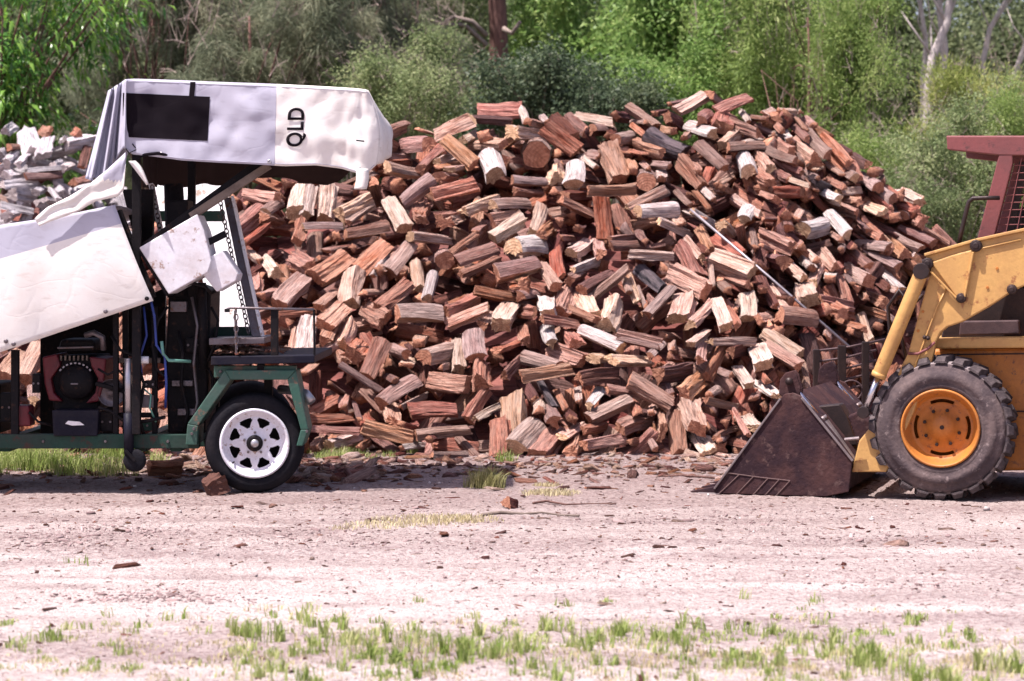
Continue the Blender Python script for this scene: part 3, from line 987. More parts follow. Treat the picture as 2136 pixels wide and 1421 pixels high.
def clumps_in(n, rad, lobes, shell=.55):
    """clump centres inside a few overlapping lobes, denser towards the outside"""
    out = []
    for k in range(n):
        lc, lr = lobes[rng.integers(len(lobes))]
        d = rng.normal(size=3); d /= np.linalg.norm(d)
        q = rng.uniform(shell, 1.0) if rng.random() < .75 else rng.uniform(.1, shell)
        out.append(np.array(lc) + d * q * np.array(lr))
    return np.array(out)


def make_lobes(rad, k, seed):
    r = np.random.default_rng(seed)
    lobes = []
    for _ in range(k):
        d = r.normal(size=3); d /= np.linalg.norm(d)
        q = r.uniform(.28, .84)
        s = r.uniform(.24, .46)
        lobes.append((d * q * np.array(rad), s * np.array(rad)))
    return lobes


def crown_mesh(name, rad, nclump, per, cr, ln, wd, mat, kind='leaf', up=.2, seed=1, droop=.2, lobes=9):
    lb = make_lobes(rad, lobes, seed)
    cc = clumps_in(nclump, rad, lb)
    n = nclump * per
    ci = np.repeat(np.arange(nclump), per)
    if kind == 'needle':
        d = rng.normal(size=(n, 3)); d[:, 2] = d[:, 2] * .6 - .25
        d = unit(d)
        c = cc[ci] + rng.normal(size=(n, 3)) * cr * .35
        v, f = leaf_cards(c, d, rng.uniform(.6, 1.2, n) * ln, np.full(n, wd) * rng.uniform(.7, 1.3, n), droop=.35, fold=.1)
        rnd = np.repeat(np.clip(rng.random(nclump)[ci] * .6 + rng.random(n) * .4, 0, 1), 4)
        return npmesh(name, v, f, [mat], rnd=rnd), cc
    off = rng.normal(size=(n, 3)) * cr * .55
    c = cc[ci] + off
    a = unit(off + rng.normal(size=(n, 3)) * cr * .5 + np.array([0, 0, up]) * cr)
    rc = rng.random(nclump)
    if kind == 'long':
        a = unit(off * np.array([1, 1, .35]) + rng.normal(size=(n, 3)) * cr * .25 + np.array([0, 0, -.15]) * cr)
        v, f = long_leaves(c, a, rng.uniform(.7, 1.15, n) * ln, rng.uniform(.75, 1.2, n) * wd)
        return npmesh(name, v, f, [mat], rnd=np.repeat(np.clip(rc[ci] * .4 + rng.random(n) * .6, 0, 1), 5)), cc
    v, f = leaf_cards(c, a, rng.uniform(.6, 1.3, n) * ln, rng.uniform(.7, 1.3, n) * wd, droop=droop)
    return npmesh(name, v, f, [mat], rnd=np.repeat(np.clip(rc[ci] * .55 + rng.random(n) * .45, 0, 1), 4)), cc


def trunk_mesh(name, h, r, cc, zc, mat, lean=(0, 0), nl=16, seed=0, fork=.45):
    rr = random.Random(seed)
    mb = MB()
    path, rad = [], []
    for i in range(8):
        t = i / 7
        path.append((lean[0] * t + .05 * noise.noise(Vector((t * 3, seed, 0))) * h * .3, lean[1] * t + .05 * noise.noise(Vector((t * 3, seed, 7))) * h * .3, h * t - .1))
        rad.append(r * (1 - (.62 if r > .2 else .88) * t) * (1.25 if i == 0 else 1))
    mb.tube(path, rad, 10)
    idx = list(range(len(cc)))
    rr.shuffle(idx)
    for k in idx[:nl]:
        t = rr.uniform(fork, .95)
        i = int(t * 7)
        p0 = Vector(path[i])
        p2 = Vector(cc[k]) + Vector((0, 0, zc))
        pm = (p0 + p2) / 2 + Vector((rr.uniform(-.2, .2), rr.uniform(-.2, .2), rr.uniform(-.1, .35)))
        r0 = rad[i] * rr.uniform(.25, .5)
        mb.tube([p0, p0.lerp(pm, .6) + Vector((0, 0, .05)), pm, p2], [r0, r0 * .7, r0 * .5, r0 * .15], 6)
    me = bpy.data.meshes.new(name)
    me.from_pydata(mb.v, [], mb.f)
    me.materials.append(mat)
    me.polygons.foreach_set('use_smooth', [True] * len(mb.f))
    me.update()
    return me


LM = {
    'mango': leafmat('leaf_glossy', (0.026, 0.083, 0.019), (0.088, 0.236, 0.041), (0.330, 0.519, 0.083), .34, .32, .5),
    'sheoak': leafmat('leaf_sheoak', (0.094, 0.118, 0.078), (0.224, 0.254, 0.165), (0.448, 0.425, 0.295), .42, .7, .15),
    'bright': leafmat('leaf_bright', (.08, .155, .040), (.19, .320, .085), (.43, .54, .19), .48, .5, .3),
    'mid': leafmat('leaf_mid', (0.088, 0.147, 0.045), (0.248, 0.354, 0.100), (0.496, 0.555, 0.224), .46, .55, .25),
    'grey': leafmat('leaf_greygreen', (0.077, 0.118, 0.053), (0.201, 0.266, 0.116), (0.437, 0.484, 0.248), .44, .6, .25),
    'dark': leafmat('leaf_dark', (.032, .056, .034), (.085, .125, .070), (.20, .24, .13), .34, .5, .3),
    'tips': leafmat('leaf_yellow_tips', (.11, .15, .036), (.30, .36, .10), (.62, .58, .24), .42, .5, .3),
    'far': leafmat('leaf_far', (0.071, 0.100, 0.053), (0.195, 0.242, 0.124), (0.401, 0.437, 0.248), .44, .6, .2),
}
BM = {
    'brown': barkmat('bark_trunk_brown', (.085, .040, .034), (.20, .105, .085)),
    'grey': barkmat('bark_trunk_grey', (.19, .145, .125), (.42, .34, .30)),
    'white': barkmat('bark_trunk_white', (.38, .33, .31), (.66, .60, .57)),
}
PROTO = {}


def proto(key):
    """crown and trunk meshes of a kind, built once; crowns are centred on their own origin"""
    if key in PROTO: return PROTO[key]
    k, var = key.split('_')
    sd = int(var) + 3
    if k == 'mango': r = crown_mesh('crown', (2.1, 1.7, 2.4), 330, 20, .30, .25, .055, LM['mango'], 'long', seed=sd + 2, lobes=14)
    elif k == 'sheoak': r = crown_mesh('crown', (1.9, 1.6, 2.9), 300, 120, .24, .24, .013, LM['sheoak'], 'needle', seed=sd, lobes=16)
    elif k == 'bright': r = crown_mesh('crown', (1.4, 1.2, 2.1), 230, 50, .22, .115, .045, LM['bright'], seed=sd, lobes=11)
    elif k == 'mid': r = crown_mesh('crown', (1.7, 1.4, 2.6), 330, 80, .21, .11, .024, LM['mid'], seed=sd, lobes=15)
    elif k == 'grey': r = crown_mesh('crown', (1.7, 1.3, 1.5), 230, 60, .22, .085, .034, LM['grey'], seed=sd, lobes=12)
    elif k == 'dark': r = crown_mesh('crown', (1.5, 1.1, 1.1), 210, 55, .22, .085, .038, LM['dark'], seed=sd, lobes=10)
    elif k == 'tips': r = crown_mesh('crown', (.95, .8, 1.5), 190, 60, .22, .10, .018, LM['tips'], up=.9, seed=sd, lobes=10, droop=0)
    elif k == 'far': r = crown_mesh('crown', (3.2, 1.6, 4.6), 560, 42, .42, .14, .06, LM['far'], seed=sd, lobes=26)
    PROTO[key] = r
    return r


def tree(name, key, px, py, d, sx, sz, label, cat='tree', group=None, bark='grey', tr=.10, nl=26, trunk_px=None, rz=None, fork=.35, front=0.0):
    """crown centred on the place seen at (px,py) at distance d; sx, sz stretch the crown"""
    me, cc = proto(key)
    c = V(px, py, d)
    bx = V(trunk_px, py, d).x if trunk_px is not None else c.x
    root = empty(name, (bx, d, 0))
    rz = rng.uniform(0, 6.28) if rz is None else rz
    cr = obj('crown', me, root)
    cr.location = (c.x - bx, 0, c.z)
    cr.scale = (sx, sx, sz)
    cr.rotation_euler = (0, 0, rz)
    M = Matrix.Rotation(rz, 3, 'Z') @ Matrix.Diagonal((sx, sx, sz))
    cw = [M @ Vector(q) + Vector((c.x - bx, 0, 0)) for q in cc]
    h = c.z + .35 * sz
    tk_ = obj('trunk', trunk_mesh('trunk', h, tr, cw, c.z, BM[bark], nl=nl, seed=int(px) % 97, fork=fork), root)
    tk_.location = (0, -front, 0)
    if key.split('_')[0] in ('sheoak', 'grey', 'mid', 'tips', 'far'):
        tw_ = tag(obj('dead_twigs', TWIGS[int(px) % 2], root), kind='stuff')
        tw_.location = (c.x - bx, 0, c.z)
        k_ = {'sheoak': (1.75, 1.5, 2.6), 'grey': (1.6, 1.25, 1.4), 'mid': (1.6, 1.35, 2.4), 'tips': (.9, .75, 1.4), 'far': (1, 1, 1)}[key.split('_')[0]]
        tw_.scale = (sx * k_[0], sx * k_[1], sz * k_[2])
        tw_.rotation_euler = (0, 0, rz)
    tag(root, label, cat, group)
    return root


def twig_mesh(seed):
    mb = MB()
    rr = random.Random(seed)
    for _ in range(150):
        d = Vector((rr.gauss(0, 1), rr.gauss(0, 1), rr.gauss(0, .8))).normalized() * rr.uniform(.45, 1.02)
        p = d
        q = d + Vector((rr.uniform(-.16, .16), rr.uniform(-.16, .16), rr.uniform(-.02, .26)))
        mb.tube([p, p.lerp(q, .5) + Vector((rr.uniform(-.02, .02), 0, .01)), q], [.0045, .003, .0015], 3)
        for _k in range(3):
            a = p.lerp(q, rr.uniform(.2, .8))
            b = a + Vector((rr.uniform(-.1, .1), rr.uniform(-.1, .1), rr.uniform(-.02, .14)))
            mb.tube([a, b], [.0025, .001], 3)
    me = bpy.data.meshes.new('dead_twigs')
    me.from_pydata(mb.v, [], mb.f)
    me.materials.append(BM['grey'])
    me.update()
    return me


TWIGS = [twig_mesh(1), twig_mesh(2)]


# the tall glossy tree above the weathered heap, with its nearest leaves as single leaves
mango = tree('glossy_leaved_tree', 'mango_1', -10, 60, 28.5, .86, .95, 'tree with long drooping glossy green leaves at the top left', bark='brown', tr=.16, nl=30, rz=.4)
lv, lf = long_leaves(np.zeros((1, 3)), np.array([[.9, 0, -.15]]), np.array([.25]), np.array([.056]))
single = npmesh('leaf', lv, lf, [LM['mango']], rnd=np.full(5, .8))
cwm = [ch for ch in mango.children if ch.name.startswith('crown')][0]
mc = V(-10, 60, 28.5)
for k in range(230):
    a, b = rng.uniform(0, 6.28), rng.uniform(-1, 1)
    q = Vector((math.cos(a) * math.sqrt(1 - b * b), -abs(math.sin(a)) * math.sqrt(1 - b * b), b))
    rr_ = rng.uniform(.85, 1.03)
    o = obj('leaf', single, mango)
    o.location = (q.x * 1.66 * rr_, q.y * 1.45 * rr_, mc.z + q.z * 2.1 * rr_)
    o.rotation_euler = (rng.uniform(-.5, .5), rng.uniform(-.1, .8), math.atan2(q.y, q.x) + rng.uniform(-.9, .9))
    sc = rng.uniform(.75, 1.15)
    o.scale = (sc, sc, sc)

G1 = 'trees of the wood behind the heap'
tree('sheoak_tree', 'sheoak_1', 330, 55, 34, .95, 1.0, 'feathery grey-green she-oak just right of the glossy tree', group=G1, bark='brown', tr=.11, front=.6)
tree('sheoak_tree', 'sheoak_2', 520, 70, 33, 1.0, 1.0, 'feathery dark she-oak rising behind the middle of the canopy', group=G1, bark='brown', tr=.12)
tree('sheoak_tree', 'sheoak_1', 690, 40, 36, .95, 1.0, 'feathery she-oak above the right end of the canopy', group=G1, bark='brown', tr=.11, front=.6)
tree('bare_branched_tree', 'grey_1', 860, 10, 40, 1.2, 1.4, 'thin grey tree with loose twigs left of the thick brown trunk', group=G1, bark='grey', tr=.08, nl=40)
# thick brown trunk, crown above the frame
tk = tree('thick_trunked_tree', 'grey_2', 1030, -420, 38, 2.0, 1.1, 'tree with thick straight red-brown trunk at the top centre', group=G1, bark='brown', tr=.235, nl=24, trunk_px=1034, fork=.84)
br = MB()
for pts in ([(1015, 75), (985, 45), (945, 35), (905, 62), (860, 85), (820, 110)], [(1015, 95), (970, 52), (930, 52), (890, 40)], [(1050, 60), (1068, 70), (1085, 45)]):
    pp = [V(x, y, 37.7 - .1 * i) - tk.location for i, (x, y) in enumerate(pts)]
    br.tube(pp, [.05, .04, .032, .025, .018, .01][:len(pp)], 6)
br.build('branch', BM['grey'], tk, smooth=True)
tree('scrub_bush', 'grey_1', 855, 190, 31, .66, .6, 'grey-green scrub bush right of the canopy top', 'bush', G1, tr=.04)
tree('sheoak_tree', 'sheoak_2', 830, 50, 37, .9, .9, 'thin feathery she-oak between canopy and thick brown trunk', group=G1, bark='brown', tr=.09, front=.5)
tree('scrub_bush', 'grey_2', 735, 195, 32, .6, .6, 'olive scrub bush peeping over the canopy end', 'bush', G1, tr=.04)
tree('scrub_bush', 'grey_2', 985, 205, 33, .75, .55, 'grey-green scrub bush below the thick brown trunk', 'bush', G1, tr=.04)
tree('dark_bush', 'dark_1', 1130, 190, 30, .85, .75, 'dark green bush right behind the flat part of the crest', 'bush', G1, tr=.04)
tree('dark_bush', 'dark_2', 1235, 205, 29.5, .8, .7, 'dark bush with small leaves left of the highest crest', 'bush', G1, tr=.04)
tree('bright_sapling', 'bright_1', 1150, 60, 41, .9, 1.0, 'yellow-green sapling right of the thick brown trunk', group=G1, tr=.05)
tree('bright_sapling', 'bright_2', 1290, 60, 34, 1.0, 1.05, 'bright yellow-green sapling above the middle of the heap', group=G1, tr=.05)
tree('bright_sapling', 'bright_1', 1420, 100, 32.5, .9, 1.0, 'bright sapling just left above the highest crest', group=G1, tr=.05)
tree('bright_sapling', 'bright_2', 1375, 175, 31, .6, .55, 'low bright green shrub peeping over the crest dip', 'shrub', G1, tr=.03)
tree('feathery_tree', 'mid_1', 1560, 90, 32, .80, .95, 'green feathery tree rising over the highest crest', group=G1, tr=.06, nl=30)
tree('feathery_tree', 'mid_2', 1690, 90, 31, .74, 1.0, 'green feathery tree with visible pinkish trunk right of the crest', group=G1, bark='brown', tr=.085, nl=40, trunk_px=1668, front=.85)
tree('feathery_tree', 'mid_1', 1795, 200, 30, .56, .8, 'green feathery tree reaching low over the right flank', group=G1, tr=.06, nl=30)
tree('feathery_tree', 'mid_2', 1830, 370, 28, .5, .42, 'low green bush hugging the right flank of the heap', 'bush', G1, tr=.03)
# pale gum trunks at the top right
for i, (pts, r, lab) in enumerate([
        ([(1935, 200), (1945, 120), (1975, 50), (1985, -40), (1980, -200)], .095, 'pale gum tree with thick straight trunk at the top right'),
        ([(1965, 190), (1970, 100), (1960, 20), (1950, -60), (1955, -200)], .085, 'pale gum tree with slim trunk crossing its thicker neighbour'),
        ([(1925, 170), (1932, 90), (1920, 10), (1900, -60), (1880, -200)], .055, 'thin pale gum tree leaning left among the top right trunks'),
        ([(2050, 130), (2065, 60), (2100, 0), (2130, -60), (2150, -200)], .06, 'pale gum tree leaning right at the top right corner'),
        ([(2100, 210), (2118, 150), (2140, 90), (2170, 0), (2190, -200)], .06, 'pale gum tree leaning out of the right picture edge')]):
    d = 40 + i * .8
    p = [V(x, y, d) for x, y in pts]
    root = empty('pale_gum_tree', (p[0].x, d, 0))
    q = [Vector((0, 0, -.05)), Vector((0, 0, p[0].z * .5))] + [Vector((a.x - p[0].x, 0, a.z)) for a in p]
    mb = MB()
    r *= .8
    mb.tube(q, [r * 1.35, r * 1.2, r * 1.1, r, r * .9, r * .75, r * .55], 10)
    for s_ in range(5):
        a = q[3 + s_ % 3]
        t = a + Vector((rng.uniform(-.8, .8), rng.uniform(-.4, .4), rng.uniform(.6, 1.3)))
        mb.tube([a, a.lerp(t, .5) + Vector((rng.uniform(-.12, .12), 0, 0)), t], [r * .35, r * .25, r * .1], 6)
    mb.build('trunk', BM['white'], root, smooth=True)
    cr = obj('crown', proto('grey_1')[0], root)
    cr.location = q[-1] + Vector((0, 0, .6))
    cr.scale = (1.1, 1.0, .8)
    tag(root, lab, 'tree', G1)
tree('yellow_tipped_shrub', 'tips_1', 2020, 230, 29, .8, .7, 'upright shrub with yellow-green tips right of the feathery trees', 'shrub', G1, tr=.04, nl=20)
tree('yellow_tipped_shrub', 'tips_2', 2095, 215, 30, .7, .7, 'yellow-tipped shrub above the red roof beam', 'shrub', G1, tr=.04, nl=20)
tree('twiggy_bush', 'grey_1', 1985, 370, 27, .62, .62, 'twiggy grey-green bush left of the red cab post', 'bush', G1, tr=.03, nl=60)
tree('twiggy_bush', 'mid_1', 2080, 400, 27.5, .5, .5, 'green bush seen behind the red cab post', 'bush', G1, tr=.03, nl=40)
tree('twiggy_bush', 'grey_2', 1910, 430, 26.5, .42, .42, 'small grassy green bush at the right foot of the heap', 'bush', G1, tr=.02, nl=30)
tree('twiggy_bush', 'grey_1', 2170, 330, 28, .7, .9, 'bush at the right edge behind the cab', 'bush', G1, tr=.03, nl=40)
tree('twiggy_bush', 'tips_1', 1945, 330, 28.5, .6, .6, 'loose pale green bush between feathery trees and cab post', 'bush', G1, tr=.03, nl=40)

# the wood behind all that: one mass
def far_wood():
    Vs, Fs, Rn, b = [], [], [], 0
    for i in range(22):
        for row in range(2):
            me, cc = proto('far_%d' % (1 + (i + row) % 2))
            n = len(me.vertices)
            v = np.empty(n * 3, dtype=np.float32); me.vertices.foreach_get('co', v); v = v.reshape(-1, 3)
            rn = np.empty(n, dtype=np.float32); me.attributes['rnd'].data.foreach_get('value', rn)
            a = rng.uniform(-.5, .5)
            ca, sa = math.cos(a), math.sin(a)
            w = np.stack([v[:, 0] * ca - v[:, 1] * sa, v[:, 0] * sa + v[:, 1] * ca, v[:, 2] * rng.uniform(.9, 1.2)], 1)
            w += np.array([-22 + i * 2.1 + rng.uniform(-.6, .6) + row, 46 + row * 4.5 + rng.uniform(-1, 1), 4.3 + rng.uniform(-.4, .8)])
            Vs.append(w); Rn.append(np.clip(rn + rng.uniform(-.15, .15), 0, 1))
            Fs.append(np.arange(n).reshape(-1, 4) + b); b += n
    tag(obj('far_wood', npmesh('far_wood', np.concatenate(Vs), np.concatenate(Fs), [LM['far']], rnd=np.concatenate(Rn))),
        'mass of grey-green woodland filling the background', 'woodland', kind='stuff')


far_wood()

# ------------------------------------------------------------------ trailer with the covered splitter
def fabric(name, base, stain, rough=.6):
    t = NT(name)
    c = t.coord('Object')
    n1 = t.noise(c, 2.6, 5, .6)
    n2 = t.noise(c, 190, 2, .5)
    n3 = t.noise(t.mapping(c, (1, 1, 3)), 9, 5, .65)
    col = t.mix(t.ramp(n1, [(.45, 0.0), (.75, .55)]), base, stain)
    col = t.mix(t.ramp(n3, [(.56, 0.0), (.74, .45)]), col, tuple(x * .72 for x in stain))
    t.set('Base Color', col)
    t.set('Roughness', rough)
    t.set('Specular IOR Level', .12)
    nc = t.noise(t.mapping(c, (1.0, 1.0, .55)), 3.4, 2, .4)
    cre = t.ramp(t.math('ABSOLUTE', t.math('SUBTRACT', nc, .5)), [(0.0, 0.0), (.035, 1.0)])
    nc2 = t.noise(t.mapping(c, (.5, 1.0, 1.2), (4, 1, 2)), 5.2, 2, .4)
    cre2 = t.ramp(t.math('ABSOLUTE', t.math('SUBTRACT', nc2, .5)), [(0.0, 0.0), (.025, 1.0)])
    h = t.math('ADD', t.math('MULTIPLY', n2, .05), t.math('ADD', t.math('MULTIPLY', cre, .35), t.math('MULTIPLY', cre2, .2)))
    t.bump(h, .10, .02)
    return t.m


TM = {
    'lilac': fabric('tarp_lilac', (.43, .43, .515), (.37, .35, .41)),
    'cream': fabric('tarp_cream', (.76, .74, .71), (.60, .52, .45)),
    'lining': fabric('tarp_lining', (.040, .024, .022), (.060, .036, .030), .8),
    'print': fabric('tarp_print', (.006, .004, .007), (.012, .008, .011), .9),
    'green': worn('paint_green', (.026, .095, .068), (.060, .098, .082), .5, 0, 5, (.42, .66), .2, (.16, .10, .07)),
    'dkgreen': worn('paint_dark_green', (.022, .060, .045), (.035, .045, .040), .55, 0, 4, (.4, .66), .2, (.06, .035, .03)),
    'black': worn('grimy_black', (.008, .007, .009), (.016, .012, .013), .6, 0, 7, (.45, .7), .25, (.035, .018, .014)),
    'steel': worn('dull_steel', (.17, .15, .165), (.12, .085, .08), .45, .6, 8, (.45, .7), .2, (.14, .07, .045)),
    'pole': worn('weathered_pole', (.19, .15, .125), (.10, .075, .065), .8, 0, 9, (.45, .7), .3),
    'white': worn('white_sheet', (.82, .82, .84), (.66, .62, .62), .5, 0, 4, (.50, .78), .08, (.40, .30, .24)),
    'dirtywhite': worn('dirty_white', (.74, .74, .79), (.56, .50, .50), .55, 0, 5, (.42, .70), .12, (.34, .24, .20)),
    'rimwhite': worn('rim_white', (.76, .76, .83), (.62, .58, .60), .4, 0, 8, (.5, .8), .06, (.33, .22, .16)),
    'rubber': worn('trailer_rubber', (.009, .009, .013), (.022, .019, .022), .8, 0, 9, (.45, .75), .3),
    'red': worn('red_shroud', (.13, .010, .018), (.06, .008, .013), .45, 0, 7, (.45, .7), .15),
    'navy': worn('navy_plastic', (.008, .008, .018), (.020, .018, .024), .55, 0, 7),
    'blue': worn('blue_hose', (.03, .06, .28), (.02, .03, .12), .4, 0, 9),
    'mint': worn('mint_hose', (.15, .36, .29), (.08, .17, .14), .5, 0, 9),
    'brick': worn('brick', (.13, .062, .048), (.075, .040, .034), .9, 0, 12, (.4, .7), .5),
    'steelpipe': worn('grey_pipe', (.36, .34, .37), (.24, .20, .21), .5, .5, 9),
    'alu': worn('aluminium', (.55, .54, .56), (.40, .37, .37), .38, .8, 9),
}
TR0 = V(533, 1028, 14.04); TR0.z = 0.0
trailer = empty('splitter_trailer', TR0)
tag(trailer, 'green framed wood splitter trailer with white spoked wheel, half covered by tarpaulins', 'trailer')


def tb(mb, name, mat, bevel=.004, parent=None, smooth=False, solid=0, org=TR0, root=None):
    mb.v = [(a - org.x, b - org.y, c - org.z) for a, b, c in mb.v]
    return mb.build(name, mat, parent if parent is not None else (root or trailer), bevel, smooth, solid)


def slab(poly, d0, d1):
    """prism whose near outline is traced at depth d0 (world coords), going back to d1"""
    return MB().prism([(V(x, y, d0).x, V(x, y, d0).z) for x, y in poly], d0, d1)


def bar(a, b, d, w, depth=.05):
    return MB().beam(V(*a, d), V(*b, d), w, depth)


def wheel(root, c, rt, rr, width, tyre_m, rim_m, name='wheel', spoke=True):
    """c: centre of the outer face; axis along +y (away from the viewer)"""
    w = empty(name, c, 0, root)
    W = width
    pr = [(rr * 1.0, .02), (rr * 1.05, .004), (rr * 1.16, -.006), (rt * .84, -.008), (rt * .93, .004), (rt * .972, .018), (rt * .985, .034), (rt, .044)]
    for k in range(4):                      # grooves round the tread
        y = .044 + (W - .088) * (k + .5) / 4
        pr += [(rt, y - .010), (rt * .972, y - .006), (rt * .972, y + .006), (rt, y + .010)]
    pr += [(rt, W - .044), (rt * .97, W - .018), (rt * .84, W + .008), (rr * 1.05, W - .004), (rr, W - .02)]
    MB().lathe(pr, (0, 0, 0), 56, close=True).build('tyre', tyre_m, w, 0, True)
    rim = MB()
    rim.lathe([(rr * 1.02, .010), (rr * 1.06, -.004), (rr * 1.03, -.014), (rr * .97, -.010), (rr * .95, .004), (rr * .90, .016), (rr * .87, .020), (rr * .84, .034), (rr * .78, .040)], (0, 0, 0), 48)
    MB().lathe([(rr * .93, .05), (rr * .88, W * .6), (0.001, W * .62)], (0, 0, 0), 32).build('shade_liner', TM['black'], w, 0, True)  # black cup added so the rim openings look shaded
    # dished disc with eight openings
    ns, sub = 8, 24
    hw = {1: .62, 2: .72, 3: .72, 4: .66, 5: .58, 6: .50, 7: .40, 8: .26}
    rad = [rr * .80] + [rr * (.77 - .035 * k) for k in range(9)] + [rr * .42, rr * .34, rr * .24, .001]
    ys = [.040, .038, .036, .034, .033, .032, .032, .032, .033, .034, .035, .030, .020, .020]
    n = ns * sub
    vs, fs = [], []
    for r, y in zip(rad, ys):
        for k in range(n):
            t = 2 * math.pi * (k + .5) / n
            vs.append((r * math.cos(t), y, r * math.sin(t)))
    for i in range(len(rad) - 1):
        for k in range(n):
            if abs(((k % sub) + 1) / sub - .5) * 2 < hw.get(i, 0): continue
            k2 = (k + 1) % n
            fs.append((i * n + k, (i + 1) * n + k, (i + 1) * n + k2, i * n + k2))
    rim.add(vs, fs)
    ro = rim.build('rim', rim_m, w, 0, True)
    MB().lathe([(.001, -.006), (.020, -.006), (.024, .0), (.026, .02)], (0, 0, 0), 20).build('hub_cap', TM['alu'], w, 0, True)
    MB().lathe([(.026, .004), (.046, .004), (.050, .010), (.050, .03)], (0, 0, 0), 24).build('hub', TM['black'], w, 0, True)
    for k in range(5):
        t = 2 * math.pi * k / 5 + .3
        MB().lathe([(.001, -.004), (.006, -.004), (.008, .0), (.008, .024)], (rr * .33 * math.cos(t), 0.004, rr * .33 * math.sin(t)), 6).build('wheel_nut', TM['steel'], w)
    MB().tube([(-rr * .62, .02, -rr * .56), (-rr * .66, -.012, -rr * .58)], .005, 6).build('valve', TM['black'], w)
    return w


wn_ = wheel(trailer, Vector((0, -.045, .302)), .302, .200, .185, TM['rubber'], TM['rimwhite'])
wn_.rotation_euler.z = R(6)
wf = wheel(trailer, Vector((-.20, 1.45, .302)), .302, .200, .185, TM['rubber'], TM['rimwhite'])
wf.rotation_euler.z = R(6)
tb(MB().tube([TR0 + Vector((0, .12, .29)), TR0 + Vector((-.18, 1.5, .29))], .03, 10), 'axle', TM['black'])
# mudguard: bent flat bands
mg = [(388, 928), (392, 884), (470, 772), (618, 772), (644, 896), (632, 930)]
band = MB()
inner = [(412, 928), (414, 888), (482, 792), (600, 792), (628, 896), (619, 930)]
for i in range(5):
    band.prism([(V(*p, 13.98).x, V(*p, 13.98).z) for p in (mg[i], mg[i + 1], inner[i + 1], inner[i])], 13.955 + .002 * (i % 2), 14.24)
tb(band, 'mudguard', TM['green'], .006)
tb(slab([(0 - 500, 906), (415, 906), (415, 936), (-500, 936)], 14.02, 14.09), 'chassis_rail', TM['dkgreen'], .006)
tb(slab([(-500, 912), (600, 912), (600, 932), (-500, 932)], 15.5, 15.57), 'chassis_rail', TM['dkgreen'], .006)
for x in (-300, 60, 330, 400):
    tb(MB().box((V(x, 920, 14.8).x, 14.8, V(x, 921, 14.4).z), (.07, 1.4, .08)), 'cross_member', TM['dkgreen'], .005)
tb(slab([(446, 763), (618, 763), (618, 788), (446, 788)], 14.00, 14.06), 'side_beam', TM['green'], .005)
tb(slab([(536, 760), (550, 760), (550, 790), (536, 790)], 13.985, 14.07), 'clamp', TM['black'], .003)
tb(slab([(440, 744), (656, 741), (656, 757), (440, 762)], 13.93, 15.3), 'platform', TM['navy'], .005)
tb(slab([(436, 706), (552, 704), (552, 717), (436, 720)], 14.0, 14.6), 'sill_plate', TM['steel'], .004)
tb(slab([(440, 682), (536, 682), (536, 704), (440, 704)], 14.5, 14.56), 'cross_bar', TM['dkgreen'], .004)
tb(slab([(320, 440), (466, 440), (466, 462), (320, 462)], 14.9, 14.96), 'cross_bar', TM['green'], .004)
# inclined elevator: bright board, side plates, chains
def board_pt(px, py):
    d = 16.5 - (py - 380) / 320.0 * .35
    return V(px, py, d)


bd = MB()
for x0, x1, s in ((322, 385, 0), (387, 470, 0)):
    p = [board_pt(x0 - 4, 372), board_pt(x1, 372), board_pt(x1 + 42 + (26 if x1 > 400 else 0), 712), board_pt(x0 + 60, 712)]
    off = Vector((0, .04, 0))
    bd.add(p + [q + off for q in p], [(0, 1, 2, 3), (7, 6, 5, 4), (0, 4, 5, 1), (1, 5, 6, 2), (2, 6, 7, 3), (3, 7, 4, 0)])
elev = tb(bd, 'elevator_board', TM['white'], 0)
sp = MB()
a0, a1, b0, b1 = V(466, 412, 14.55), V(483, 412, 14.55), V(526, 706, 14.3), V(546, 706, 14.3)
off = Vector((.0, .05, 0))
sp.add([a0, a1, b1, b0] + [q + off for q in (a0, a1, b1, b0)], [(0, 1, 2, 3), (7, 6, 5, 4), (0, 4, 5, 1), (1, 5, 6, 2), (2, 6, 7, 3), (3, 7, 4, 0)])
tb(sp, 'elevator_side_plate', TM['steel'], .003)
ed = MB().beam(V(486, 412, 14.53), V(549, 706, 14.28), .016, .08)
tb(ed, 'elevator_edge', TM['white'], .003)
ed = MB().beam(V(316, 385, 14.9), V(343, 520, 14.8), .03, .06)
tb(ed, 'elevator_edge', TM['white'], .003)
ring = MB()
pts = [Vector((.020 * math.cos(t) * .62, 0, .020 * math.sin(t))) for t in [2 * math.pi * k / 10 for k in range(11)]]
ring.tube(pts, .0042, 5, cap=False)
rme = bpy.data.meshes.new('chain_link'); rme.from_pydata(ring.v, [], ring.f); rme.materials.append(TM['steel']); rme.update()


def chain(p0, p1, root, pitch=.031):
    L = (p1 - p0).length
    q = (p1 - p0).to_track_quat('Z', 'Y')
    n = int(L / pitch)
    e = empty('chain', p0 - TR0, 0, root)
    for k in range(n):
        o = obj('chain_link', rme, e)
        o.location = (p1 - p0) * (k / n)
        o.rotation_mode = 'QUATERNION'
        from mathutils import Quaternion
        o.rotation_quaternion = q @ Quaternion((0, 0, 1), (k % 2) * 1.35 + .2)
    return e


chain(V(460, 424, 14.50), V(520, 700, 14.26), trailer)
chain(V(318, 392, 14.86), V(338, 500, 14.78), trailer)
chain(V(492, 650, 13.93), V(494, 735, 13.93), trailer)
